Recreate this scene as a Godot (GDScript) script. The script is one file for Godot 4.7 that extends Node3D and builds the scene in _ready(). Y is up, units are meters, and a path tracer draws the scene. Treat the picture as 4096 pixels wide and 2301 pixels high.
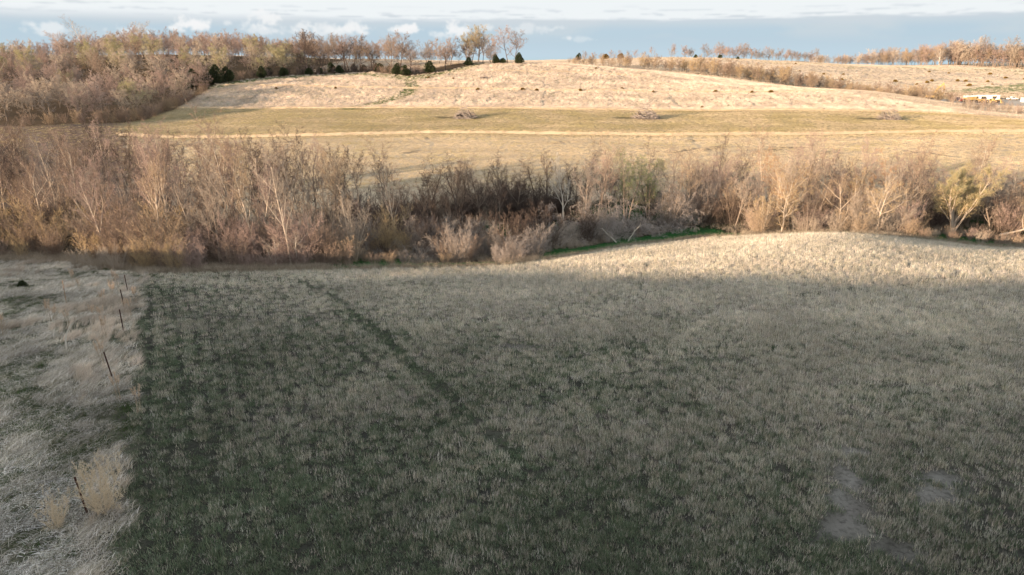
extends Node3D
# A rolling winter-brown farm valley seen from a drone at sunset. World: x right, y up, D = -z is the distance ahead of the camera.

const SLOPE := 0.1405          # tangent of the sun's height
const SX := 0.8                # the light travels along (SX, SD) over the ground
const SD := 0.6
const EXPOSURE := 2.5

var rng := RandomNumberGenerator.new()
var noise := FastNoiseLite.new()
var fine := FastNoiseLite.new()
var used := {}
var mats := {}

# ---------------------------------------------------------------- terrain tables: height below the camera by distance and by bearing
const ROWS := [0.0, 16.0, 25.0, 35.0, 50.0, 65.0, 80.0, 95.0, 115.0, 150.0, 200.0, 257.0, 310.0, 360.0, 400.0, 450.0, 520.0, 620.0, 750.0, 1200.0, 3000.0]
const TABLE := [
	[-14.0, -14.0, -14.0, -14.0, -14.0, -14.0, -14.0], [-14.0, -14.0, -14.0, -14.0, -14.0, -14.0, -14.0], [-14.3, -14.3, -14.3, -14.3, -14.3, -14.3, -14.3],
	[-14.9, -14.9, -15.0, -15.0, -14.9, -14.7, -14.8], [-17.0, -17.0, -17.2, -17.0, -16.4, -15.8, -16.0], [-19.5, -19.6, -19.6, -19.6, -18.6, -17.6, -18.2],
	[-20.9, -21.6, -22.4, -22.3, -21.4, -20.1, -21.8], [-22.0, -23.0, -24.0, -24.3, -23.6, -22.8, -23.8], [-22.3, -23.5, -23.8, -24.0, -24.0, -24.0, -24.5],
	[-21.0, -22.0, -22.0, -22.0, -22.2, -22.3, -22.4], [-18.4, -21.2, -20.9, -20.6, -20.7, -20.7, -20.0], [-15.0, -18.0, -17.3, -17.4, -18.0, -18.2, -21.0],
	[-11.5, -7.0, -9.9, -10.2, -12.3, -14.4, -24.0], [-8.0, 1.0, -5.3, -2.4, -8.5, -19.0, -25.0], [-5.0, 1.5, -1.9, -3.0, -9.0, -20.0, -22.4],
	[-3.0, 1.0, -1.0, -4.0, -7.0, -17.5, -20.0], [-1.0, 1.0, -1.0, -4.0, -4.0, -13.7, -17.1], [1.0, 1.0, -2.0, -3.0, -0.4, -6.6, -11.2],
	[1.0, 1.0, -3.0, -4.0, -4.0, -8.0, -6.0], [-6.0, -6.0, -14.0, -16.0, -16.0, -14.0, -6.0], [-48.0, -48.0, -48.0, -48.0, -48.0, -48.0, -48.0]]
var slopes := []
const RIDGE_C := [-400.0, 0.0, 20.0, 35.0, 48.0, 54.0, 62.0, 70.0, 82.0, 100.0, 400.0]
const RIDGE_T := [7.0, 5.5, 1.7, -1.2, -4.0, -5.6, -5.4, -6.6, -9.4, -10.4, -10.0]

# field boundaries, as x against D or D against x
const WEST_D := [-90.0, 16.0, 21.3, 30.4, 42.3, 52.1, 60.0, 66.0]
const WEST_X := [30.0, -11.5, -14.1, -18.5, -24.6, -29.8, -32.6, -34.0]
const NORTH_X := [-120.0, -53.2, -44.9, -33.4, -24.9, -15.6, 0.0, 5.6, 14.1, 25.8, 36.0, 43.8, 63.1, 120.0]
const NORTH_D := [72.0, 69.0, 68.2, 61.0, 62.8, 63.9, 67.7, 73.6, 83.7, 91.0, 88.0, 83.2, 82.0, 84.0]
const UP_X := [-200.0, -125.6, -67.6, 0.0, 58.9, 121.3, 166.0, 400.0]
const UP_D := [262.0, 261.8, 257.5, 256.9, 257.2, 256.5, 261.0, 262.0]
const EDGE_X := [-400.0, -145.2, -139.8, -133.1, -125.4, -122.0, -121.9, -121.2, -111.2, -95.7, -77.2, -65.9, -47.5, -35.7, -24.2, -12.1, 0.0]
const EDGE_D := [150.0, 200.6, 203.0, 215.6, 225.1, 232.0, 285.0, 296.1, 307.6, 324.7, 345.0, 342.1, 325.7, 332.0, 343.0, 358.0, 420.0]

const NX0 := -100; const NX1 := 112; const NZ0 := -92; const NZ1 := 124
const FX0 := -700; const FX1 := 700; const FZ0 := -92; const FZ1 := 900
var near_h := PackedFloat32Array()
var far_h := PackedFloat32Array()
var near_mask := PackedByteArray()   # quarter-metre wheel tracks in the near field
var far_mask := PackedByteArray()    # one-metre gullies, tracks and green shadowed edges in the far fields

func lerp_table(xs: Array, ys: Array, x: float) -> float:
	if x <= xs[0]: return ys[0]
	for i in range(1, xs.size()):
		if x <= xs[i]:
			return lerpf(ys[i - 1], ys[i], (x - xs[i - 1]) / (xs[i] - xs[i - 1]))
	return ys[ys.size() - 1]

func make_slopes() -> void:
	for i in ROWS.size():
		var row := []
		for j in 7:
			var m := 0.0
			if i > 0 and i < ROWS.size() - 1:
				var h0: float = ROWS[i] - ROWS[i - 1]
				var h1: float = ROWS[i + 1] - ROWS[i]
				var a: float = (TABLE[i][j] - TABLE[i - 1][j]) / h0
				var b: float = (TABLE[i + 1][j] - TABLE[i][j]) / h1
				if a * b > 0.0:
					var w1 := 2.0 * h1 + h0
					var w2 := h1 + 2.0 * h0
					m = (w1 + w2) / (w1 / a + w2 / b)
			row.append(m)
		slopes.append(row)

func exact_height(x: float, d: float) -> float:
	var dd := clampf(d, 0.0, 2999.0)
	var i := 0
	while i < ROWS.size() - 2 and ROWS[i + 1] < dd: i += 1
	var h: float = ROWS[i + 1] - ROWS[i]
	var t: float = (dd - ROWS[i]) / h
	var t2 := t * t
	var t3 := t2 * t
	var a := 2.0 * t3 - 3.0 * t2 + 1.0
	var b := (t3 - 2.0 * t2 + t) * h
	var c := -2.0 * t3 + 3.0 * t2
	var e := (t3 - t2) * h
	var u := clampf((x / maxf(dd, 16.0) + 0.74) / 0.2467, 0.0, 6.0)
	var j := mini(int(u), 5)
	var f := u - j
	var p := [0.0, 0.0, 0.0, 0.0]
	for k in 4:
		var q := clampi(j + k - 1, 0, 6)
		p[k] = a * TABLE[i][q] + b * slopes[i][q] + c * TABLE[i + 1][q] + e * slopes[i + 1][q]
	var v: float = p[1] + 0.5 * f * (p[2] - p[0] + f * (2.0 * p[0] - 5.0 * p[1] + 4.0 * p[2] - p[3] + f * (3.0 * (p[1] - p[2]) + p[3] - p[0])))
	v += noise.get_noise_2d(x, d) * (0.06 + clampf((d - 100.0) / 450.0, 0.0, 1.0) * 0.9)
	# the rise behind the camera, to the sunward side, that keeps the low sun off the near field
	var along := SX * x + SD * d
	if along < -15.0:
		var across := -SD * x + SX * d
		var top := lerp_table(RIDGE_C, RIDGE_T, across) + noise.get_noise_2d(across * 6.0, 40.0) * 0.5
		var s := smoothstep(-15.0, -70.0, along) * smoothstep(-420.0, -300.0, -absf(across))
		if along < -70.0:
			s *= 1.0 - 0.5 * smoothstep(-70.0, -300.0, along)
		v = lerpf(v, top, s)
	return v + 14.0

func ground(x: float, d: float) -> float:
	if x >= NX0 and x < NX1 and d >= NZ0 and d < NZ1:
		var fx := x - NX0
		var fd := d - NZ0
		var i := int(fx)
		var j := int(fd)
		var w := NX1 - NX0 + 1
		var k := j * w + i
		fx -= i
		fd -= j
		return lerpf(lerpf(near_h[k], near_h[k + 1], fx), lerpf(near_h[k + w], near_h[k + w + 1], fx), fd)
	if x >= FX0 and x < FX1 and d >= FZ0 and d < FZ1:
		var fx := (x - FX0) / 4.0
		var fd := (d - FZ0) / 4.0
		var i := int(fx)
		var j := int(fd)
		var w := (FX1 - FX0) / 4 + 1
		var k := j * w + i
		fx -= i
		fd -= j
		return lerpf(lerpf(far_h[k], far_h[k + 1], fx), lerpf(far_h[k + w], far_h[k + w + 1], fx), fd)
	return exact_height(x, d)

func spot(x: float, d: float, sink := 0.0) -> Vector3:
	return Vector3(x, ground(x, d) - sink, -d)

func west(d: float) -> float: return lerp_table(WEST_D, WEST_X, d)
func north(x: float) -> float: return lerp_table(NORTH_X, NORTH_D, x)
func upper(x: float) -> float: return lerp_table(UP_X, UP_D, x)
func wood_edge(x: float) -> float: return lerp_table(EDGE_X, EDGE_D, x)

func region(x: float, d: float) -> String:
	if d < north(x):
		return "mown_field" if x > west(d) else "grass_verge"
	if d < north(x) + 36.0: return "creek_bottom"
	if x < 0.0 and d > wood_edge(x): return "woodland_floor" if x < -95.0 and d < 470.0 or d < wood_edge(x) + 14.0 else "far_hill"
	if d < upper(x):
		if x < -93.0 - (d - 170.0) * 0.55 and d < 232.0: return "ploughed_plot"
		return "valley_field" if x < 172.0 + (262.0 - d) * 0.9 else "scrub_bottom"
	if x > 205.0 and d > 374.0 and d < 397.0 and x < 330.0: return "yard"
	if x < lerp_table([258.0, 281.0, 290.0, 306.0, 352.0, 400.0], [172.0, 171.0, 156.0, 139.0, 140.0, 60.0], d) and d < 420.0: return "prairie_hill"
	if d < lerp_table([0.0, 100.0, 200.0, 320.0], [380.0, 440.0, 440.0, 440.0], x): return "scrub_bottom"
	return "far_hill"

# ---------------------------------------------------------------- naming and tagging
func numbered(called: String) -> String:
	var n: int = used.get(called, 0)
	used[called] = n + 1
	return called if n == 0 else "%s_%03d" % [called, n]

func tag(o: Node, label: String, category: String, group := "", kind := "") -> void:
	if label: o.set_meta("label", label)
	if category: o.set_meta("category", category)
	if group: o.set_meta("group", group)
	if kind: o.set_meta("kind", kind)

func thing(called: String, label: String, category: String, at := Vector3.ZERO, turn := 0.0, group := "", kind := "") -> Node3D:
	var o := Node3D.new()
	o.name = numbered(called)
	add_child(o)
	o.position = at
	o.rotation.y = turn
	tag(o, label, category, group, kind)
	return o

func part(called: String, mesh: Mesh, parent: Node3D, override: Material = null) -> MeshInstance3D:
	var o := MeshInstance3D.new()
	o.name = called
	o.mesh = mesh
	if override: o.material_override = override
	parent.add_child(o, true)
	return o

# ---------------------------------------------------------------- materials
func lin(r: float, g: float, b: float) -> Color: return Color(r, g, b).linear_to_srgb()

func flat(called: String, c: Color, rough := 0.95, spec := 0.15) -> StandardMaterial3D:
	if mats.has(called): return mats[called]
	var m := StandardMaterial3D.new()
	m.resource_name = called
	m.albedo_color = c.linear_to_srgb()
	m.roughness = rough
	m.metallic_specular = spec
	mats[called] = m
	return m

func tinted(called: String, tex: Texture2D = null, scale := 1.0, light_through := 0.0) -> StandardMaterial3D:
	var m := StandardMaterial3D.new()
	m.resource_name = called
	m.vertex_color_use_as_albedo = true
	m.roughness = 1.0
	m.metallic_specular = 0.05
	if tex:
		m.albedo_texture = tex
		m.uv1_triplanar = true
		m.uv1_world_triplanar = true
		m.uv1_scale = Vector3.ONE * scale
	if light_through > 0.0:
		m.backlight_enabled = true
		m.backlight = Color(light_through, light_through, light_through).linear_to_srgb()
	return m

func grain(freq: float, lo: float, hi: float, octaves: int, sd: int) -> ImageTexture:
	var n := FastNoiseLite.new()
	n.seed = sd
	n.frequency = freq
	n.fractal_octaves = octaves
	var im := n.get_seamless_image(512, 512, false, false, 0.15, true)
	im.convert(Image.FORMAT_RGB8)
	var out := Image.create(512, 512, false, Image.FORMAT_RGB8)
	for y in 512:
		for x in 512:
			var v := lerpf(lo, hi, im.get_pixel(x, y).r)
			out.set_pixel(x, y, Color(v, v, v))
	return ImageTexture.create_from_image(out)

# ---------------------------------------------------------------- mesh building
class Build:
	var v := PackedVector3Array()
	var c := PackedColorArray()
	var n := PackedVector3Array()
	func tri(a: Vector3, b: Vector3, d: Vector3, col: Color) -> void:
		v.append(a); v.append(b); v.append(d)
		c.append(col); c.append(col); c.append(col)
	func tri3(a: Vector3, b: Vector3, d: Vector3, ca: Color, cb: Color) -> void:
		v.append(a); v.append(b); v.append(d)
		c.append(ca); c.append(ca); c.append(cb)
	func quad(a: Vector3, b: Vector3, d: Vector3, e: Vector3, col: Color) -> void:
		tri(a, b, d, col); tri(a, d, e, col)
	func tube(p: Vector3, q: Vector3, r0: float, r1: float, k: int, col: Color) -> void:
		var ax := (q - p).normalized()
		var s := ax.cross(Vector3.UP if absf(ax.y) < 0.9 else Vector3.RIGHT).normalized()
		var t := ax.cross(s)
		var a0 := s
		for i in k:
			var an := TAU * (i + 1) / k
			var a1 := s * cos(an) + t * sin(an)
			if r1 > 0.0:
				quad(p + a0 * r0, p + a1 * r0, q + a1 * r1, q + a0 * r1, col)
			else:
				tri(p + a0 * r0, p + a1 * r0, q, col)
			a0 = a1
	func box(lo: Vector3, hi: Vector3, col := Color.WHITE) -> void:
		var p := [Vector3(lo.x, lo.y, lo.z), Vector3(hi.x, lo.y, lo.z), Vector3(hi.x, hi.y, lo.z), Vector3(lo.x, hi.y, lo.z), Vector3(lo.x, lo.y, hi.z), Vector3(hi.x, lo.y, hi.z), Vector3(hi.x, hi.y, hi.z), Vector3(lo.x, hi.y, hi.z)]
		for f in [[0, 1, 2, 3], [5, 4, 7, 6], [4, 0, 3, 7], [1, 5, 6, 2], [3, 2, 6, 7], [4, 5, 1, 0]]:
			quad(p[f[0]], p[f[1]], p[f[2]], p[f[3]], col)
	func prism(outline: Array, z0: float, z1: float, col := Color.WHITE) -> void:   # an outline in x and y, drawn out along z; convex
		var k := outline.size()
		for i in k:
			var a: Vector2 = outline[i]
			var b: Vector2 = outline[(i + 1) % k]
			quad(Vector3(a.x, a.y, z0), Vector3(b.x, b.y, z0), Vector3(b.x, b.y, z1), Vector3(a.x, a.y, z1), col)
			if i > 0 and i < k - 1:
				var o: Vector2 = outline[0]
				tri(Vector3(o.x, o.y, z0), Vector3(b.x, b.y, z0), Vector3(a.x, a.y, z0), col)
				tri(Vector3(o.x, o.y, z1), Vector3(a.x, a.y, z1), Vector3(b.x, b.y, z1), col)
	func mesh(m: Material, colours := true) -> ArrayMesh:
		var arr := []
		arr.resize(Mesh.ARRAY_MAX)
		arr[Mesh.ARRAY_VERTEX] = v
		if colours: arr[Mesh.ARRAY_COLOR] = c
		if n.size(): arr[Mesh.ARRAY_NORMAL] = n
		var am := ArrayMesh.new()
		am.add_surface_from_arrays(Mesh.PRIMITIVE_TRIANGLES, arr)
		am.surface_set_material(0, m)
		return am

func rv() -> Vector3:
	return Vector3(rng.randf_range(-1, 1), rng.randf_range(-1, 1), rng.randf_range(-1, 1))

func side(d: Vector3, turn: float) -> Vector3:
	var s := d.cross(Vector3.UP if absf(d.y) < 0.95 else Vector3.RIGHT).normalized()
	return s * cos(turn) + d.cross(s) * sin(turn)

# A plant that branches: wood takes the thick limbs, spray the fine ones.
func grow(wood: Build, spray: Build, tips: PackedVector3Array, p: Vector3, d: Vector3, length: float, r: float, level: int, s: Dictionary) -> void:
	var segs: int = [7, 5, 3, 2][level]
	var step := length / segs
	var into := wood if level <= 1 else spray
	var k: int = [6, 4, 3, 3][level]
	var q := p
	var dir := d
	var kids: int = s.kids[level]
	var from: float = s.start[level]
	var golden := rng.randf() * TAU
	var made := 0
	for i in segs:
		dir = (dir + rv() * s.crook[level] + Vector3.UP * s.rise[level]).normalized()
		var e := q + dir * step
		var f := float(i + 1) / segs
		var ra: float = r * (1.0 - s.taper * float(i) / segs)
		var rb: float = r * (1.0 - s.taper * f)
		var shade := rng.randf_range(0.8, 1.15)
		into.tube(q, e, ra, rb, k, Color(shade, shade, shade))
		var want := int(round(kids * clampf((f - from) / (1.0 - from), 0.0, 1.0)))
		while made < want:
			made += 1
			golden += 2.4 + rng.randf_range(-0.5, 0.5)
			var at := q.lerp(e, rng.randf())
			var ang: float = s.angle[level] * rng.randf_range(0.7, 1.3)
			var nd := (dir * cos(ang) + side(dir, golden) * sin(ang)).normalized()
			var ln: float = length * s.ratio[level] * rng.randf_range(0.7, 1.25) * (1.0 - s.shrink[level] * (f - from))
			if level < 3:
				grow(wood, spray, tips, at, nd, ln, maxf(rb * s.thin, s.least), level + 1, s)
			else:
				var sh := rng.randf_range(0.75, 1.3)
				var tip: Vector3 = at + nd * ln + Vector3.UP * s.droop * ln
				spray.tube(at, tip, s.twig, 0.0, 3, Color(sh, sh, sh))
				tips.append(at.lerp(tip, 0.8))
		q = e
	tips.append(q)

func plant(sd: int, s: Dictionary) -> Array:   # [wood mesh, spray mesh, tips]
	rng.seed = sd
	var wood := Build.new()
	var spray := Build.new()
	var tips := PackedVector3Array()
	for i in s.stems:
		var lean: float = s.lean * sqrt(rng.randf())
		var a: float = TAU * i / s.stems + rng.randf_range(-0.5, 0.5)
		var d := Vector3(cos(a) * sin(lean), cos(lean), sin(a) * sin(lean))
		var at: Vector3 = Vector3(cos(a), 0, sin(a)) * s.get("foot", 0.0) * rng.randf() - Vector3(0, 0.3, 0)
		grow(wood, spray, tips, at, d, s.height * rng.randf_range(0.8, 1.05), s.radius * rng.randf_range(0.75, 1.1), s.get("level", 0), s)
	return [wood.mesh(mats.bark), spray.mesh(mats.twig) if spray.v.size() else null, tips]

func style(over: Dictionary) -> Dictionary:
	var s := {"stems": 1, "lean": 0.05, "height": 12.0, "radius": 0.17, "level": 0, "kids": [10, 7, 6, 6], "start": [0.28, 0.15, 0.1, 0.0], "crook": [0.10, 0.18, 0.24, 0.3], "rise": [0.05, 0.10, 0.08, 0.05],
		"angle": [0.75, 0.75, 0.75, 0.7], "ratio": [0.46, 0.46, 0.45, 0.8], "shrink": [0.55, 0.5, 0.4, 0.2], "taper": 0.78, "thin": 0.62, "least": 0.011, "twig": 0.0085, "droop": 0.0}
	s.merge(over, true)
	return s

func leaves(tips: PackedVector3Array, per: int, reach: float, size: float, m: Material, keep := 1.0) -> ArrayMesh:
	var b := Build.new()
	for t in tips:
		if rng.randf() > keep: continue
		for i in per:
			var p := t + rv() * reach
			var a := rv().normalized() * size * rng.randf_range(0.6, 1.3)
			var c := rv().normalized() * size * 0.6
			var sh := rng.randf_range(0.7, 1.3)
			b.tri(p, p + a + c, p + a - c, Color(sh, sh, sh))
	return b.mesh(m)

func cedar_meshes(sd: int, h: float, w: float) -> Array:
	rng.seed = sd
	var wood := Build.new()
	wood.tube(Vector3(0, -0.3, 0), Vector3(0, h * 0.9, 0), 0.13, 0.02, 6, Color.WHITE)
	var b := Build.new()
	var lumps := []
	for i in 14:
		lumps.append([rng.randf() * TAU, rng.randf(), rng.randf_range(0.7, 1.3)])
	var leaders := [Vector3(0, 1.0, 0)]
	for i in 3:
		var la := rng.randf() * TAU
		leaders.append(Vector3(cos(la) * w * rng.randf_range(0.5, 0.9), rng.randf_range(0.55, 0.95), sin(la) * w * rng.randf_range(0.5, 0.9)))
	for i in 1900:
		var lead: Vector3 = leaders[(rng.randi() % 6) % 4]
		var f := pow(rng.randf(), 0.8)
		var a := rng.randf() * TAU
		var wide := w * sqrt(maxf(0.0, 1.0 - f * f)) * (0.75 + 0.25 * smoothstep(0.0, 0.2, f)) * lerpf(1.05, 0.9, f)
		for l in lumps:
			var da := absf(wrapf(a - l[0], -PI, PI))
			if da < 0.7 and absf(f - l[1]) < 0.18: wide *= lerpf(l[2], 1.0, da / 0.7)
		var rr := wide * sqrt(rng.randf_range(0.2, 1.0)) * (1.0 + 0.35 * rng.randf() * rng.randf())
		rr *= lerpf(0.6, 1.0, lead.y)
		var p := Vector3(cos(a) * rr + lead.x * smoothstep(0.0, 0.4, f), h * lead.y * (0.03 + 0.95 * f), sin(a) * rr + lead.z * smoothstep(0.0, 0.4, f))
		var out := Vector3(cos(a), rng.randf_range(0.3, 1.1), sin(a)).normalized()
		var ln := rng.randf_range(0.18, 0.42) * (0.6 + h * 0.1)
		var sd2 := side(out, rng.randf() * TAU)
		var sh := rng.randf_range(0.6, 1.4)
		for k in 2:
			var cr := out.cross(sd2)
			b.tri(p - sd2 * ln * 0.4, p + sd2 * ln * 0.4, p + out * ln, Color(sh, sh, sh))
			sd2 = cr
	return [wood.mesh(mats.bark), b.mesh(mats.cedar)]

# ---------------------------------------------------------------- grass
func blade(b: Build, p: Vector3, d: Vector3, length: float, width: float, bend: float, segs: int, col: Color, tipcol: Color) -> void:
	var sd := side(d, rng.randf() * TAU) * width * 0.5
	var q := p
	var dir := d
	var out := Vector3(d.x, 0, d.z)
	if out.length() < 0.05: out = Vector3(1, 0, 0)
	out = out.normalized()
	for i in segs:
		var e := q + dir * length / segs
		var w0 := 1.0 - float(i) / segs
		var w1 := 1.0 - float(i + 1) / segs
		var c := col.lerp(tipcol, float(i) / segs)
		if i == segs - 1:
			b.tri(q - sd * w0, q + sd * w0, e, c)
		else:
			b.quad(q - sd * w0, q + sd * w0, e + sd * w1, e - sd * w1, c)
		q = e
		dir = (dir + out * bend - Vector3.UP * bend * 0.6).normalized()

func tuft(sd: int, count: int, radius: float, h0: float, h1: float, width: float, lean: float, bend: float, segs: int, cols: Array, wind := Vector3.ZERO) -> ArrayMesh:
	rng.seed = sd
	var b := Build.new()
	for i in count:
		var a := rng.randf() * TAU
		var r := radius * sqrt(rng.randf())
		var d := (Vector3(rng.randf_range(-1, 1) * lean, 1, rng.randf_range(-1, 1) * lean) + wind).normalized()
		var c: Color = cols[rng.randi() % cols.size()]
		var sh := rng.randf_range(0.8, 1.2)
		c = Color(c.r * sh, c.g * sh, c.b * sh)
		blade(b, Vector3(cos(a) * r, -0.02, sin(a) * r), d, rng.randf_range(h0, h1), width * rng.randf_range(0.7, 1.3), bend * rng.randf_range(0.5, 1.5), segs, c, c)
	return b.mesh(mats.grass)

func spread(parent: Node3D, called: String, mesh: Mesh, at: Array[Transform3D], tint: PackedColorArray) -> void:
	if at.is_empty(): return
	var mm := MultiMesh.new()
	mm.transform_format = MultiMesh.TRANSFORM_3D
	mm.use_colors = true
	mm.mesh = mesh
	mm.instance_count = at.size()
	for i in at.size():
		mm.set_instance_transform(i, at[i])
		mm.set_instance_color(i, tint[i])
	var o := MultiMeshInstance3D.new()
	o.name = called
	o.multimesh = mm
	o.set_meta("kind", "stuff")
	parent.add_child(o, true)

func turned(x: float, d: float, size: float, tall: float, yaw := -1.0) -> Transform3D:
	var a := rng.randf() * TAU if yaw < 0.0 else yaw
	return Transform3D(Basis(Vector3.UP, a).scaled(Vector3(size, size * tall, size)), spot(x, d))

func stamp(mask: PackedByteArray, w: int, h: int, x0: float, d0: float, cell: float, pts: Array, r: float, value: int) -> void:
	for i in range(1, pts.size()):
		var a: Vector2 = pts[i - 1]
		var b: Vector2 = pts[i]
		var n := int(a.distance_to(b) / (cell * 0.7)) + 1
		for k in n + 1:
			var p := a.lerp(b, float(k) / n)
			p += Vector2(fine.get_noise_2d(p.x * 4.0, p.y * 4.0), fine.get_noise_2d(p.y * 4.0, p.x * 4.0)) * r * 0.5
			var ri := int(r / cell) + 1
			var ci := int((p.x - x0) / cell)
			var cj := int((p.y - d0) / cell)
			for dj in range(-ri, ri + 1):
				for di in range(-ri, ri + 1):
					if (di * di + dj * dj) * cell * cell <= r * r:
						var ii := ci + di
						var jj := cj + dj
						if ii >= 0 and jj >= 0 and ii < w and jj < h: mask[jj * w + ii] = value

func near_marked(x: float, d: float) -> int:
	var i := int((x + 100.0) * 4.0)
	var j := int((d - 12.0) * 4.0)
	return near_mask[j * 840 + i] if i >= 0 and j >= 0 and i < 840 and j < 340 else 0

func far_marked(x: float, d: float) -> int:
	var i := int(x + 250.0)
	var j := int(d - 120.0)
	return far_mask[j * 700 + i] if i >= 0 and j >= 0 and i < 700 and j < 480 else 0

const SOIL := [[10.5, 18.3, 0.75, 0.7], [11.2, 19.6, 0.5, 0.9], [11.9, 21.2, 0.5, 0.9], [14.4, 20.0, 0.8, 0.5], [15.2, 21.2, 0.7, 0.5], [-0.7, 24.4, 0.6, 0.25], [13.0, 23.0, 0.6, 0.3], [0.4, 34.7, 1.1, 0.3], [11.6, 17.2, 0.5, 0.6]]

func bare(x: float, d: float) -> float:
	var m := 0.0
	for s in SOIL:
		var q := pow((x - s[0]) / s[2], 2.0) + pow((d - s[1]) / s[3], 2.0)
		m = maxf(m, exp(-q))
	return clampf(m * 1.3 + fine.get_noise_2d(x * 3.0, d * 3.0) * 0.35 * (0.3 if m > 0.1 else 0.0), 0.0, 1.0)

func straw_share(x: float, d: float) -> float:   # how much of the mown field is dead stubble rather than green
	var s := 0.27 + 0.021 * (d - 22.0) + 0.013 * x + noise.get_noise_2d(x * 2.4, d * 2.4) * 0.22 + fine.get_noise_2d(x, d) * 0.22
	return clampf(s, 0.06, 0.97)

func soil_colour(x: float, d: float, r: String) -> Color:
	var n := noise.get_noise_2d(x * 3.0, d * 3.0) * 0.5 + fine.get_noise_2d(x * 0.7, d * 0.7) * 0.5
	match r:
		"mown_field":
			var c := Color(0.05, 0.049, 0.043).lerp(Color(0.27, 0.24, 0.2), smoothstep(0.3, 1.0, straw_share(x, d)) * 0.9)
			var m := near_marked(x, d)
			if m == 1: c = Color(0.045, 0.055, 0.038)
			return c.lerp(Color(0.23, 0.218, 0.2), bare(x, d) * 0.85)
		"grass_verge": return Color(0.075, 0.085, 0.055).lerp(Color(0.15, 0.14, 0.11), 0.5 + n)
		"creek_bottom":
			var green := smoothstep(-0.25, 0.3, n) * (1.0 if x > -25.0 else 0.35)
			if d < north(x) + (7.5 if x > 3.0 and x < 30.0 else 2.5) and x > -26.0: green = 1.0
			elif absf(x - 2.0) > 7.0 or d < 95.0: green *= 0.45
			return Color(0.05, 0.038, 0.028).lerp(Color(0.03, 0.10, 0.035), green * 0.85)  # brown base darkened to stand in for shade under the trees
		"woodland_floor": return Color(0.12, 0.088, 0.06)
		"ploughed_plot": return Color(0.24, 0.165, 0.12).lerp(Color(0.17, 0.13, 0.11), 0.5 + n)
		"valley_field":
			var c2 := Color(0.40, 0.325, 0.205).lerp(Color(0.32, 0.265, 0.15), clampf(0.5 + n * 1.2, 0.0, 1.0))
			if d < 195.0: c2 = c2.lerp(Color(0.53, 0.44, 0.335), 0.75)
			return c2 if far_marked(x, d) == 0 else c2 * 0.45
		"prairie_hill":
			var c3 := Color(0.50, 0.415, 0.335).lerp(Color(0.40, 0.335, 0.255), clampf(0.5 + n, 0.0, 1.0))
			var k := far_marked(x, d)
			if k == 1: return c3 * 0.7
			if k == 2: return Color(0.11, 0.135, 0.055)  # real green with the wood-edge shadow mixed into it
			return c3
		"scrub_bottom": return Color(0.27, 0.2, 0.12)
		"yard": return Color(0.42, 0.39, 0.35)
		"far_hill":
			var c4 := Color(0.47, 0.405, 0.33).lerp(Color(0.40, 0.345, 0.27), clampf(0.5 + n, 0.0, 1.0))
			var mk := far_marked(x, d)
			if mk == 1: return c4 * 0.6
			var u := x / d
			if u > 0.60 and d > 405.0 and d < lerpf(440.0, 512.0, clampf((u - 0.60) / 0.12, 0.0, 1.0)): return Color(0.22, 0.245, 0.11).lerp(c4, 0.25)
			if u > 0.2 and d > 585.0 + noise.get_noise_2d(x, 0.0) * 30.0 and d < 660.0: return c4.lerp(Color(0.2, 0.22, 0.08), 0.45)
			return c4
	return Color(0.3, 0.25, 0.16)

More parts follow.
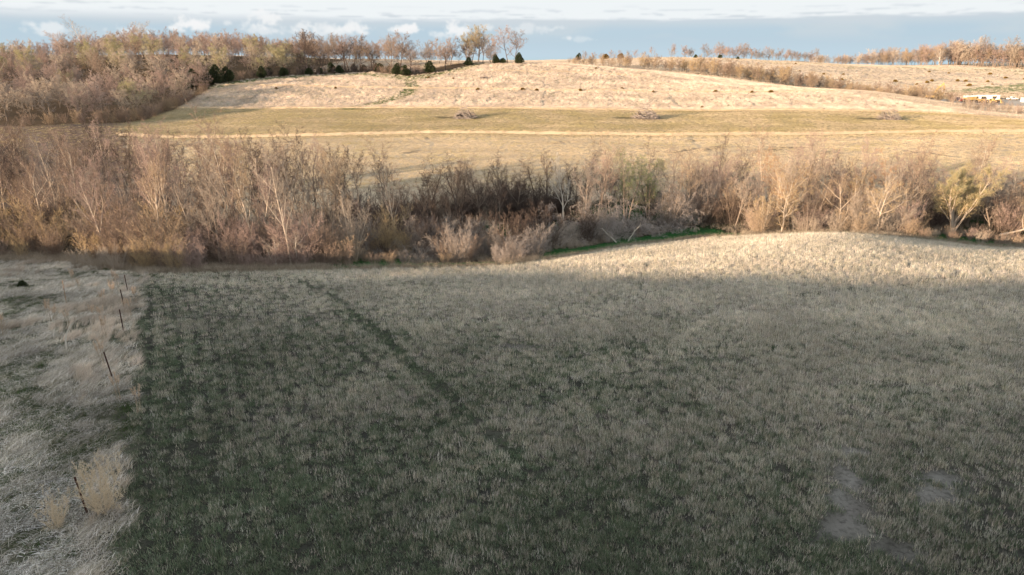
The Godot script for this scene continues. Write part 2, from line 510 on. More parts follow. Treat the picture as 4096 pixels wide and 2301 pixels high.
func ground_patches(x0: int, x1: int, z0: int, z1: int, cell: int, is_near: bool, m: Material) -> void:
	var w := (x1 - x0) / cell + 1
	var h := (z1 - z0) / cell + 1
	var hs := PackedFloat32Array()
	hs.resize(w * h)
	for j in h:
		for i in w:
			hs[j * w + i] = exact_height(x0 + i * cell, z0 + j * cell)
	if is_near: near_h = hs
	elif cell == 4: far_h = hs
	var pos := PackedVector3Array(); pos.resize(w * h)
	var nor := PackedVector3Array(); nor.resize(w * h)
	var col := PackedColorArray(); col.resize(w * h)
	for j in h:
		for i in w:
			var k := j * w + i
			var x := float(x0 + i * cell)
			var d := float(z0 + j * cell)
			pos[k] = Vector3(x, hs[k], -d)
			var l := hs[k - 1] if i > 0 else hs[k]
			var r := hs[k + 1] if i < w - 1 else hs[k]
			var b := hs[k - w] if j > 0 else hs[k]
			var f := hs[k + w] if j < h - 1 else hs[k]
			nor[k] = Vector3(l - r, 2.0 * cell, -(b - f)).normalized()
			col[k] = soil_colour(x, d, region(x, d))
	var faces := {}
	for j in h - 1:
		for i in w - 1:
			var x := x0 + (i + 0.5) * cell
			var d := z0 + (j + 0.5) * cell
			if not is_near and cell == 4 and x > NX0 and x < NX1 and d > NZ0 and d < NZ1: continue
			if cell > 4 and x > FX0 and x < FX1 and d > FZ0 and d < FZ1: continue
			var r := region(x, d) if cell <= 4 else "distant_land"
			if not faces.has(r): faces[r] = PackedInt32Array()
			var k := j * w + i
			var idx: PackedInt32Array = faces[r]
			idx.append_array(PackedInt32Array([k, k + w, k + w + 1, k, k + w + 1, k + 1]))
			faces[r] = idx
	for r in faces:
		var remap := PackedInt32Array(); remap.resize(w * h); remap.fill(-1)
		var p := PackedVector3Array()
		var nn := PackedVector3Array()
		var cc := PackedColorArray()
		var idx := PackedInt32Array()
		for k in faces[r]:
			if remap[k] < 0:
				remap[k] = p.size()
				p.append(pos[k]); nn.append(nor[k]); cc.append(col[k])
			idx.append(remap[k])
		var arr := []
		arr.resize(Mesh.ARRAY_MAX)
		arr[Mesh.ARRAY_VERTEX] = p; arr[Mesh.ARRAY_NORMAL] = nn; arr[Mesh.ARRAY_COLOR] = cc; arr[Mesh.ARRAY_INDEX] = idx
		var am := ArrayMesh.new()
		am.add_surface_from_arrays(Mesh.PRIMITIVE_TRIANGLES, arr)
		am.surface_set_material(0, m)
		var o := MeshInstance3D.new()
		o.name = numbered(r + ("" if r.ends_with("field") or r.ends_with("hill") or r.ends_with("land") else "_ground"))
		o.mesh = am
		o.set_meta("kind", "structure")
		o.set_meta("label", GROUND_LABEL.get(r, "bare ground"))
		add_child(o)

const GROUND_LABEL := {
	"mown_field": "shaded mown hay field filling the foreground", "grass_verge": "rough ground under the tall pale grass left of the fence", "creek_bottom": "brown and green ground under the creek trees",
	"woodland_floor": "leaf litter floor of the wooded hillside on the left", "ploughed_plot": "reddish brown bare plot beside the golden valley field", "valley_field": "golden sunlit flat field across the middle distance",
	"prairie_hill": "pale tan grassy hill behind the golden field", "scrub_bottom": "brown scrubby valley ground behind the pale hill", "yard": "pale gravel yard with machines in the right distance",
	"far_hill": "far pale grassy hillside on the right", "distant_land": "distant rolling land out to the horizon"}

# ---------------------------------------------------------------- sky
func make_sky() -> Sky:
	var W := 4096
	var H := 2048
	var im := Image.create(W, H, false, Image.FORMAT_RGB8)
	var zen := Color(0.92, 0.96, 0.99)
	var high := Color(0.945, 0.962, 0.972)
	var deck := Color(0.945, 0.962, 0.972)
	for y in H:
		var e := 90.0 - (y + 0.5) * 180.0 / H
		if e > 13.0:
			im.fill_rect(Rect2i(0, y, W, 1), high.lerp(zen, smoothstep(13.0, 75.0, e)))
		elif e <= 0.0:
			im.fill_rect(Rect2i(0, y, W, 1), Color(0.765, 0.845, 0.895))
	var puffs := []   # azimuth, height, half width, half height, brightness
	for q in [[760, 100, 62, 26, 1.0], [728, 112, 40, 18, 0.9], [190, 125, 60, 22, 0.6], [520, 135, 70, 25, 0.5], [1060, 85, 55, 30, 0.75], [1050, 120, 80, 25, 0.5], [1210, 118, 45, 22, 0.6], [1290, 128, 60, 25, 0.5],
			[1420, 112, 65, 25, 0.75], [1390, 128, 90, 18, 0.5], [1630, 121, 62, 15, 1.0], [1660, 115, 35, 13, 0.9], [1820, 120, 55, 28, 0.8], [1790, 140, 70, 18, 0.5], [1950, 108, 35, 16, 0.5], [2100, 120, 110, 20, 0.38], [2240, 112, 30, 10, 0.55],
			[2265, 153, 22, 9, 0.55], [910, 95, 22, 9, 0.5], [2330, 160, 50, 10, 0.3], [120, 95, 30, 8, 0.3]]:
		var px: float = (q[0] - 2048.0) / 2766.0
		var py: float = (1150.5 - q[1]) / 2766.0
		var fw := 0.949 + py * 0.3157
		puffs.append([rad_to_deg(atan(px / fw)), rad_to_deg(atan((-0.3157 + py * 0.949) / fw * cos(atan(px / fw)))), q[2] * 0.024, q[3] * 0.032, q[4]])
	rng.seed = 77
	for i in 70:
		var az := rng.randf_range(45, 315)
		puffs.append([az if az < 180 else az - 360.0, rng.randf_range(1.2, 2.6), rng.randf_range(0.6, 1.8), rng.randf_range(0.3, 0.6), rng.randf_range(0.3, 1.0)])
	var bins := []
	for i in 72: bins.append([])
	for q in puffs:
		for k in [-1, 0, 1]:
			bins[posmod(int(floor((q[0] + 180.0) / 5.0)) + k, 72)].append(q)
	var cl := FastNoiseLite.new()
	cl.seed = 5
	cl.frequency = 0.02
	cl.fractal_octaves = 5
	var y0 := int((90.0 - 13.0) * H / 180.0)
	var y1 := H / 2
	for y in range(y0, y1):
		var e := 90.0 - (y + 0.5) * 180.0 / H
		var x := 0
		while x < W:
			var az := wrapf((x + 0.5) * 360.0 / W, -180.0, 180.0)   # straight ahead is the first column
			var ahead := absf(az) < 48.0
			# stretched streaks at the lower lip of the cloud deck
			var streak := cl.get_noise_2d(az * 9.0, e * 160.0)
			var slow := cl.get_noise_2d(az * 4.0 + 300.0, e * 14.0)
			var lip := 2.78 + 0.10 * slow + 0.25 * smoothstep(0.0, -40.0, az) * (0.6 + streak)
			var soft := lerpf(0.12, 0.55, smoothstep(2.0, -30.0, az))
			var band := smoothstep(lip - soft, lip + soft * 0.7, e + streak * 0.22)
			var low := Color(0.765, 0.845, 0.895).lerp(Color(0.745, 0.825, 0.875), smoothstep(0.0, 1.5, e)).lerp(Color(0.81, 0.85, 0.88), smoothstep(1.9, 2.8, e))
			low = low.lerp(Color(0.83, 0.86, 0.88), clampf(slow * 1.2 + 0.1, 0.0, 0.5) * smoothstep(0.8, 2.0, e))
			var c := low.lerp(deck, band)
			# thin grey streaks over the bright lip
			var grey := smoothstep(0.12, 0.45, streak) * smoothstep(lip - 0.25, lip + 0.1, e) * smoothstep(lip + 1.1, lip + 0.3, e)
			c = c.lerp(Color(0.80, 0.835, 0.865), grey * 0.75)
			for q in bins[int((az + 180.0) / 5.0) % 72]:
				var da: float = absf(wrapf(az - q[0], -180.0, 180.0)) / q[2]
				var de: float = (e - q[1]) / q[3]
				if da > 1.5 or absf(de) > 1.8: continue
				var flat_base := 1.5 if de < 0.0 else 1.0
				var body := 0.8 - da * da - de * de * flat_base * flat_base + cl.get_noise_2d(az * 28.0, e * 40.0) * 1.0 + cl.get_noise_2d(az * 120.0 + 50.0, e * 150.0) * 0.5
				var den: float = smoothstep(0.0, 0.85, body) * minf(q[4] * 1.15, 1.0)
				c = c.lerp(Color(0.965, 0.968, 0.97).lerp(Color(0.88, 0.90, 0.92), clampf(-de * 0.6, 0.0, 0.7)), den)
			if e > 4.3: c = c.lerp(high, smoothstep(5.0, 13.0, e))
			im.set_pixel(x, y, c)
			if not ahead:
				for k in range(1, 4): im.set_pixel(mini(x + k, W - 1), y, c)
				x += 3
			x += 1
	var sm := PanoramaSkyMaterial.new()
	sm.panorama = ImageTexture.create_from_image(im)
	var s := Sky.new()
	s.sky_material = sm
	return s

# ---------------------------------------------------------------- placing plants
func shade_name(k: String) -> StandardMaterial3D: return mats[k]

func stand(called: String, meshes: Array, x: float, d: float, size: float, label: String, category: String, group := "", wood: Material = null, spray: Material = null, tall := 1.0, foliage: Mesh = null, sink := 0.0) -> Node3D:
	var o := thing(called, label, category, spot(x, d, sink), rng.randf() * TAU, group)
	o.scale = Vector3(size, size * tall, size)
	part("trunk", meshes[0], o, wood)
	if meshes[1]: part("crown", meshes[1], o, spray)
	if foliage: part("foliage", foliage, o)
	return o

const TINTS := ["brown", "grey", "tan", "rosy", "pale"]
const TINT_WORD := {"brown": "brown", "grey": "grey", "tan": "tan", "rosy": "reddish", "pale": "pale", "gold": "golden"}

func creek_zone(x: float, d: float) -> String:
	var u := x / d
	for z in [[-0.66, "at the left end of the creek belt"], [-0.56, "above the small dark cedar in the verge"], [-0.47, "behind the fence corner"], [-0.37, "just right of the fence corner"], [-0.27, "behind the two pale saplings"],
			[-0.21, "left of the golden bush"], [-0.13, "behind the golden bush"], [-0.06, "left of the creek clearing"], [0.04, "behind the creek clearing"], [0.11, "around the white tree"], [0.19, "by the green budding willow"], [0.28, "right of the green budding willow"],
			[0.38, "behind the start of the sunlit field crest"], [0.47, "behind the sunlit field crest"], [0.57, "left of the yellow willow"], [0.66, "beside the yellow willow"]]:
		if u < z[0]: return z[1]
	return "at the right end of the creek belt"

func pick(list: Array): return list[rng.randi() % list.size()]

func _ready() -> void:
	# camera, sky, sun, exposure
	var cam := Camera3D.new()
	cam.name = "camera"
	cam.fov = 45.16
	cam.position = Vector3(0, 14, 0)
	cam.rotation_degrees = Vector3(-18.4, 0, 0)
	cam.far = 6000.0
	cam.current = true
	add_child(cam)
	noise.seed = 11
	noise.frequency = 0.02
	noise.fractal_octaves = 4
	fine.seed = 23
	fine.frequency = 0.16
	fine.fractal_octaves = 3
	var env := Environment.new()
	env.background_mode = Environment.BG_SKY
	env.sky = make_sky()
	env.background_energy_multiplier = 1.0 / EXPOSURE
	env.tonemap_mode = Environment.TONE_MAPPER_LINEAR
	env.tonemap_exposure = EXPOSURE
	env.sdfgi_enabled = true
	env.ssao_enabled = true
	env.ssil_enabled = true
	var we := WorldEnvironment.new()
	we.name = "environment"
	we.environment = env
	add_child(we)
	var sun := DirectionalLight3D.new()
	sun.name = "sun"
	sun.light_energy = 1.5
	sun.light_color = Color(1.0, 0.87, 0.73)
	sun.light_angular_distance = 0.5
	sun.shadow_enabled = true
	add_child(sun)
	sun.look_at_from_position(Vector3.ZERO, Vector3(SX, -SLOPE, -SD))

	make_slopes()
	make_materials()
	make_masks()
	var soil := tinted("soil", grain(0.02, 0.72, 1.28, 5, 3), 0.35)
	soil.heightmap_enabled = true
	soil.heightmap_texture = grain(0.03, 0.0, 1.0, 4, 9)
	soil.heightmap_scale = 9.0
	ground_patches(NX0, NX1, NZ0, NZ1, 1, true, soil)
	ground_patches(FX0, FX1, FZ0, FZ1, 4, false, soil)
	ground_patches(-4200, 4200, -1500, 4800, 100, false, soil)
	make_terraces()
	make_near_grass()
	make_verge()
	make_far_grass()
	make_trees()
	make_yard()
	make_small_things()

func make_materials() -> void:
	mats.bark = tinted("bark"); mats.bark.albedo_color = lin(0.27, 0.22, 0.18)
	mats.white_bark = tinted("white_bark"); mats.white_bark.albedo_color = lin(0.62, 0.57, 0.50)
	mats.dark_bark = tinted("dark_bark"); mats.dark_bark.albedo_color = lin(0.13, 0.10, 0.085)
	mats.pale_bark = tinted("pale_bark"); mats.pale_bark.albedo_color = lin(0.52, 0.44, 0.36)
	for t in [["twig", 0.34, 0.26, 0.21], ["brown", 0.29, 0.22, 0.175], ["grey", 0.29, 0.255, 0.23], ["tan", 0.37, 0.285, 0.20], ["rosy", 0.37, 0.28, 0.245], ["pale", 0.40, 0.34, 0.28], ["gold", 0.47, 0.36, 0.22], ["orange", 0.38, 0.22, 0.11], ["wood_rose", 0.48, 0.385, 0.34], ["wood_tan", 0.50, 0.42, 0.34], ["straw", 0.68, 0.56, 0.41], ["dark", 0.12, 0.092, 0.08], ["vine", 0.38, 0.335, 0.31]]:  # straw stands in for sunlight on the near bush
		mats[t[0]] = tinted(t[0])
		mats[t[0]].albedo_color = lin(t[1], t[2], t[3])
	mats.cedar = tinted("cedar"); mats.cedar.albedo_color = lin(0.085, 0.105, 0.058)
	mats.rust_cedar = tinted("rust_cedar"); mats.rust_cedar.albedo_color = lin(0.26, 0.18, 0.06)
	mats.bud = tinted("bud", null, 1.0, 0.4); mats.bud.albedo_color = lin(0.42, 0.40, 0.21)
	mats.yellow_bud = tinted("yellow_bud", null, 1.0, 0.4); mats.yellow_bud.albedo_color = lin(0.46, 0.42, 0.25)
	mats.green_bud = tinted("green_bud", null, 1.0, 0.4); mats.green_bud.albedo_color = lin(0.22, 0.30, 0.09)
	mats.plume = tinted("plume", null, 1.0, 0.3); mats.plume.albedo_color = lin(0.62, 0.48, 0.36)
	mats.grass = tinted("grass", null, 1.0, 0.25)

func line(raw: Array) -> Array:
	var out := []
	for i in range(0, raw.size(), 2): out.append(Vector2(raw[i], raw[i + 1]))
	return out

func make_masks() -> void:
	near_mask.resize(840 * 340)
	far_mask.resize(700 * 480)
	for t in [[-20.8, 55.5, -14.9, 44.6, -10.9, 37.6, -7.2, 32.3, -3.7, 26.6, -1.4, 23.1, -0.4, 21.3], [-18.6, 57.1, -13.4, 48.8, -8.7, 39.4, -5.5, 32.7, -2.8, 27.8, -1.0, 24.7, 0.9, 21.3]]:
		near_mask_line(t, 0.19 if t[0] < -20.0 else 0.26)
	for t in [[-23.0, 56.0, -17.5, 55.0], [-20.8, 55.5, -17.5, 58.0], [-18.6, 57.1, -15.5, 60.0], [-27.0, 50.0, -20.8, 55.5], [-9.7, 46.3, -2.6, 44.9, 4.3, 44.4, 8.0, 46.2, 14.0, 50.0], [-1.9, 33.5, 6.1, 34.1, 15.4, 34.2, 21.6, 35.6, 29.9, 37.6], [-1.9, 31.9, 6.1, 32.4, 15.4, 32.5, 22.2, 33.7, 31.0, 35.6],
			[7.2, 41.1, 14.1, 38.1], [12.5, 61.2, 10.7, 53.9, 9.2, 46.9], [-24.0, 42.0, -19.0, 33.0, -14.5, 25.5], [8.0, 29.0, 15.0, 27.5, 24.0, 29.0], [14.0, 25.0, 19.0, 24.3, 22.0, 24.8], [20.0, 45.0, 28.0, 47.0, 36.0, 52.0]]:
		near_mask_line(t, 0.21)
	for off in [0.9, 2.5]:   # wheel marks along the fenced edge
		var pts := []
		for k in 22:
			var d := 14.0 + k * 2.1
			pts.append(Vector2(west(d) + off, d))
		stamp(near_mask, 840, 340, -100.0, 12.0, 0.25, pts, 0.2, 1)
	for t in [[15, 322, 13.5, 312, 14, 300], [14, 293, 12, 280, 11.5, 262], [64, 294, 62, 280, 63, 262], [-39, 300, -41, 290, -37, 278], [-20, 285, -22, 265], [33, 315, 36, 300], [90, 285, 92, 266], [110, 284, 105, 266], [-8, 280, -11, 262], [40, 283, 37, 264], [-62, 300, -60, 285], [-80, 290, -83, 270, -79, 262],
			[-95, 320, -93, 300], [-100, 285, -98, 268], [70, 318, 66, 300], [-86, 203, -84, 185, -80, 165, -82, 150], [-90, 203, -88, 185, -84, 165, -86, 150], [40, 168, 48, 176, 60, 178, 74, 176], [42, 160, 52, 169, 64, 172, 80, 168], [96, 170, 104, 160], [-60, 190, -55, 170], [10, 195, 14, 180], [50, 198, 47, 180, 50, 165], [-24, 195, -20, 178, -27, 160],
			[118, 300, 122, 284], [264, 555, 258, 530, 262, 500], [268, 556, 263, 530, 267, 505], [330, 575, 318, 540, 316, 510], [335, 575, 323, 540, 321, 510]]:
		stamp(far_mask, 700, 480, -250.0, 120.0, 1.0, line(t), 0.55, 1)
	for t in [[-44.6, 318, -40.5, 292, -43.8, 280, -51, 266, -58, 257], [-121, 293, -111, 304, -95, 321, -77, 341, -66, 338, -47, 322, -36, 328, -24, 339, -14, 352], [-97, 318, -79, 337, -66, 335, -47, 318, -36, 324], [-130, 262, -131, 284, -121, 293]]:
		stamp(far_mask, 700, 480, -250.0, 120.0, 1.0, line(t), 2.6, 2)  # green swale and wood edge, darkened and widened for the tree shadow
	for p in [[-15.5, 234.6], [44.0, 234.7], [125.0, 235.3]]:
		stamp(far_mask, 700, 480, -250.0, 120.0, 1.0, [Vector2(p[0] - 9, p[1] + 1), Vector2(p[0] + 7, p[1])], 2.0, 1)

func near_mask_line(t: Array, r: float) -> void:
	stamp(near_mask, 840, 340, -100.0, 12.0, 0.25, line(t), r, 1)

# pale grassy terrace banks that run along the contour
func make_terraces() -> void:
	var m := tinted("bank"); m.albedo_color = lin(0.52, 0.41, 0.28)
	var tall := tuft(301, 26, 0.55, 0.35, 0.75, 0.03, 0.35, 0.2, 2, [Color(0.62, 0.50, 0.36), Color(0.56, 0.44, 0.30)])
	for t in [["lower", "long pale grass bank along the near part of the golden field", [-110, 197.5, -81.3, 199.3, -53.1, 200, -25.1, 203.1, 0, 201.2, 45.9, 198.4, 74.9, 200.7, 118.2, 201.8, 150, 200.7], 1.3, 0.7],
			["foot", "pale grass bank at the foot of the tan hill", [-125.6, 261.8, -67.6, 257.5, 0, 256.9, 58.9, 257.2, 121.3, 255.5, 166.1, 262], 0.9, 0.5],
			["middle", "pale grass bank halfway up the tan hill", [-121, 295.2, -77, 296.4, -45.7, 295.7, -23.9, 296.5, -4.3, 295, 18, 294.3, 67.4, 296.7, 111.8, 298.5, 138, 303], 0.8, 0.6],
			["top", "short faint grass bank near the top of the tan hill", [-9.2, 332, 20, 333, 40.6, 334.1, 63.7, 333.7], 0.6, 0.4]]:
		var pts := line(t[2])
		var b := Build.new()
		var at: Array[Transform3D] = []
		var tint := PackedColorArray()
		var prev := []
		rng.seed = 900 + pts.size()
		for i in range(1, pts.size()):
			var n := int(pts[i - 1].distance_to(pts[i]) / 1.5)
			for k in n:
				var p: Vector2 = pts[i - 1].lerp(pts[i], float(k) / n)
				var wv := fine.get_noise_2d(p.x * 0.6, 7.0) * 0.6
				var hh: float = t[4] * (0.85 + 0.3 * fine.get_noise_2d(p.x * 2.0, 50.0))
				var row := [spot(p.x, p.y - t[3] + wv) - Vector3(0, 0.1, 0), spot(p.x, p.y + wv) + Vector3(0, hh, 0), spot(p.x, p.y + t[3] + wv) - Vector3(0, 0.1, 0)]
				if prev.size():
					b.quad(prev[0], prev[1], row[1], row[0], Color.WHITE)
					b.quad(prev[1], prev[2], row[2], row[1], Color.WHITE)
				prev = row
				for q in 4:
					var x: float = p.x + rng.randf_range(-0.8, 0.8)
					var off: float = rng.randf_range(-1, 1) * t[3]
					var tr := turned(x, p.y + wv + off, rng.randf_range(0.7, 1.2), rng.randf_range(0.7, 1.1))
					tr.origin.y += hh * (1.0 - absf(off) / t[3]) - 0.05
					at.append(tr)
					var sh := rng.randf_range(0.85, 1.15)
					tint.append(Color(sh, sh, sh))
		var o := part("terrace_bank", b.mesh(m), self)
		o.name = numbered("terrace_bank")
		tag(o, t[1], "", "", "structure")
		var g := thing("bank_grass", "tall pale grass on the " + t[1].replace("long pale ", "").replace("pale ", "").replace("short faint ", ""), "grass", Vector3.ZERO, 0.0, "", "stuff")
		spread(g, "tuft", tall, at, tint)

func make_near_grass() -> void:
	var straw := [tuft(101, 22, 0.17, 0.10, 0.30, 0.012, 0.35, 0.1, 1, [Color(0.75, 0.69, 0.61), Color(0.59, 0.54, 0.47), Color(0.36, 0.33, 0.27)]),
		tuft(102, 20, 0.12, 0.14, 0.40, 0.012, 0.3, 0.1, 1, [Color(0.79, 0.73, 0.66), Color(0.59, 0.54, 0.47), Color(0.27, 0.27, 0.20)])]
	var green := [tuft(111, 24, 0.18, 0.06, 0.17, 0.018, 0.8, 0.3, 1, [Color(0.165, 0.205, 0.14), Color(0.215, 0.25, 0.175), Color(0.12, 0.15, 0.105), Color(0.48, 0.44, 0.37)]),
		tuft(112, 20, 0.14, 0.07, 0.22, 0.016, 0.7, 0.3, 1, [Color(0.16, 0.215, 0.135), Color(0.125, 0.16, 0.105), Color(0.24, 0.255, 0.18)])]
	var at: Array = [[] as Array[Transform3D], [] as Array[Transform3D], [] as Array[Transform3D], [] as Array[Transform3D]]
	var tint: Array = [PackedColorArray(), PackedColorArray(), PackedColorArray(), PackedColorArray()]
	rng.seed = 2001
	for i in 420000:
		var d := sqrt(lerpf(14.0 * 14.0, 93.0 * 93.0, rng.randf()))
		if rng.randf() < 0.3: d = lerpf(14.0, 40.0, rng.randf())
		var x := rng.randf_range(-0.82, 0.82) * d + rng.randf_range(-2, 2)
		if d > north(x) or x < west(d) + 0.3 + fine.get_noise_2d(d * 2.0, 3.0) * 0.8: continue
		var m := near_marked(x, d)
		if m == 1 and fine.get_noise_2d(x * 3.0 + 11.0, d * 3.0) < -0.24: m = 0
		if m == 1 and rng.randf() < 0.2: continue
		if rng.randf() < bare(x, d) * 1.5: continue
		var dw := x - west(d)
		if dw < 26.0:   # drilled rows beside the fence
			var row := sin(dw * TAU / 0.85 + fine.get_noise_2d(x * 0.4, d * 0.4) * 1.2)
			if row > 0.3 and rng.randf() < 0.75 * (1.0 - dw / 26.0): continue
		if fine.get_noise_2d(x * 2.6 + 90.0, d * 2.6) > 0.2 and rng.randf() < 0.5 and d < 40.0: continue
		if fine.get_noise_2d(x * 13.0 + 30.0, d * 13.0) > 0.02 and rng.randf() < 0.92: continue
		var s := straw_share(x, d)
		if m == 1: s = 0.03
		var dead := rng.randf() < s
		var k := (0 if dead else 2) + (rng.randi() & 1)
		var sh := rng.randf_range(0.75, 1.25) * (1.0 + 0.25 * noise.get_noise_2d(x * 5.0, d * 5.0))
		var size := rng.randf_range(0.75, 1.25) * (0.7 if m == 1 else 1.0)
		if dead: sh *= lerpf(0.9, 1.15, smoothstep(20.0, 52.0, d + x * 0.4))   # dead stubble darker close by, paler far off and to the right
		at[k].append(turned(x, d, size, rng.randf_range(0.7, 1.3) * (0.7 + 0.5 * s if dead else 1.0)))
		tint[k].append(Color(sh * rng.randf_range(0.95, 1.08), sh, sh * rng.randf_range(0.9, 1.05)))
	var g := thing("stubble", "dead straw-coloured stubble over the mown foreground field", "stubble", Vector3.ZERO, 0.0, "", "stuff")
	for k in 2: spread(g, "tuft", straw[k], at[k], tint[k])
	g = thing("field_grass", "short green regrowth over the mown foreground field", "grass", Vector3.ZERO, 0.0, "", "stuff")
	for k in 2: spread(g, "tuft", green[k], at[k + 2], tint[k + 2])

func make_verge() -> void:
	var lean := Vector3(0.45, 0, -0.35)
	var pale := [Color(0.68, 0.625, 0.56), Color(0.52, 0.46, 0.39), Color(0.32, 0.29, 0.21), Color(0.74, 0.70, 0.65)]
	var tall := [tuft(201, 36, 0.32, 0.25, 0.60, 0.018, 0.8, 0.5, 3, pale, lean), tuft(202, 32, 0.28, 0.20, 0.50, 0.018, 1.0, 0.6, 3, pale, lean * 0.5), tuft(203, 22, 0.20, 0.4, 0.95, 0.014, 0.35, 0.25, 3, [Color(0.56, 0.47, 0.385), Color(0.48, 0.39, 0.31), Color(0.61, 0.53, 0.44)], lean * 0.5)]
	var curl := tuft(204, 44, 0.26, 0.14, 0.34, 0.034, 1.0, 0.9, 3, [Color(0.70, 0.67, 0.63), Color(0.55, 0.52, 0.47), Color(0.33, 0.30, 0.25)])
	var low := tuft(205, 30, 0.26, 0.10, 0.30, 0.018, 0.8, 0.3, 2, [Color(0.06, 0.10, 0.04), Color(0.09, 0.13, 0.05), Color(0.14, 0.15, 0.08)])
	var lists := [tall[0], tall[1], tall[2], curl, low]
	var at: Array = []
	var tint: Array = []
	for k in 5:
		at.append([] as Array[Transform3D])
		tint.append(PackedColorArray())
	rng.seed = 2002
	for i in 60000:
		var d := sqrt(lerpf(13.0 * 13.0, 71.0 * 71.0, rng.randf()))
		if rng.randf() < 0.25: d = lerpf(13.0, 34.0, rng.randf())
		var x := rng.randf_range(-1.0 if d < 30.0 else -0.86, -0.2) * d
		var dw := west(d) - x
		if d > north(x) + 0.5 or dw < -0.35 + fine.get_noise_2d(d * 2.5, 9.0) * 0.9 or (dw < 0.6 and rng.randf() < 0.5): continue
		var n := noise.get_noise_2d(x * 4.0, d * 4.0) + 0.5 * fine.get_noise_2d(x * 1.4, d * 1.4)
		var front := smoothstep(27.0, 20.0, d)
		var k := 0
		if n < -0.18 - 0.06 * (1.0 - front): k = 4
		elif front > rng.randf() * 0.9 + 0.1 and dw > 0.9: k = 3 if rng.randf() < 0.62 else 4
		elif (n > 0.3 and d > 18.0) or (dw < 2.2 and rng.randf() < (0.1 + 0.35 * n if d > 18.0 and d < 30.0 else 0.03 if d <= 18.0 else 0.2)): k = 2
		else: k = rng.randi() & 1
		if k == 4 and rng.randf() < 0.35: k = 1
		if fine.get_noise_2d(x * 2.2, d * 2.2 + 70.0) > 0.12 and rng.randf() < 0.6: continue
		if fine.get_noise_2d(x * 6.0, d * 6.0 + 40.0) > 0.04 and rng.randf() < 0.75: continue
		var sh := rng.randf_range(0.7, 1.3) * (1.0 + 0.5 * noise.get_noise_2d(x * 7.0 + 50.0, d * 7.0))
		at[k].append(turned(x, d, rng.randf_range(0.7, 1.15), rng.randf_range(0.6, 1.0), rng.randf_range(0.0, 0.9)))
		tint[k].append(Color(sh, sh, sh * rng.randf_range(0.96, 1.06)))
	var g := thing("verge_grass", "tall pale bent grass left of the fence", "grass", Vector3.ZERO, 0.0, "", "stuff")
	for k in 3: spread(g, "tuft", lists[k], at[k], tint[k])
	g = thing("dried_weeds", "curled whitish dried weeds in the near left corner", "weeds", Vector3.ZERO, 0.0, "", "stuff")
	spread(g, "clump", curl, at[3], tint[3])
	g = thing("verge_green", "low green growth among the pale grass left of the fence", "grass", Vector3.ZERO, 0.0, "", "stuff")
	spread(g, "tuft", low, at[4], tint[4])
	# lush grass and dry fringe along the foot of the creek trees
	var lush := tuft(211, 26, 0.3, 0.12, 0.34, 0.022, 0.6, 0.3, 2, [Color(0.05, 0.17, 0.055), Color(0.065, 0.20, 0.065), Color(0.04, 0.12, 0.045)])
	var dry := tuft(212, 30, 0.3, 0.3, 0.8, 0.014, 0.5, 0.3, 2, [Color(0.40, 0.34, 0.27), Color(0.3, 0.25, 0.19)])
	var a0: Array[Transform3D] = []
	var a1: Array[Transform3D] = []
	var t0 := PackedColorArray()
	var t1 := PackedColorArray()
	for i in 26000:
		var x := rng.randf_range(-56, 76)
		var edge := rng.randf() < 0.45
		var d := north(x) + (rng.randf_range(-0.8, 3.2) if edge else rng.randf_range(3, 36))
		if absf(x) > d * 0.82: continue
		var n := noise.get_noise_2d(x * 3.0, d * 3.0)
		var g2 := (n > -0.1 if edge else n > 0.12) and x > -26.0
		if x > 3.0 and x < 30.0 and d < north(x) + 7.5: g2 = true
		if x > -4.0 and x < 7.0 and d > 92.0 and d < 108.0: g2 = true
		if edge and d < north(x) + 0.4 and rng.randf() < 0.7: g2 = false
		var sh := rng.randf_range(0.75, 1.25)
		var tr := turned(x, d, rng.randf_range(0.7, 1.2), rng.randf_range(0.7, 1.1))
		if g2:
			a0.append(tr); t0.append(Color(sh, sh, sh))
		else:
			a1.append(tr); t1.append(Color(sh, sh, sh))
	g = thing("creek_grass", "lush dark green grass along the foot of the creek trees", "grass", Vector3.ZERO, 0.0, "", "stuff")
	spread(g, "tuft", lush, a0, t0)
	g = thing("creek_dry_grass", "dry tan grass fringe among the creek trees", "grass", Vector3.ZERO, 0.0, "", "stuff")
	spread(g, "tuft", dry, a1, t1)

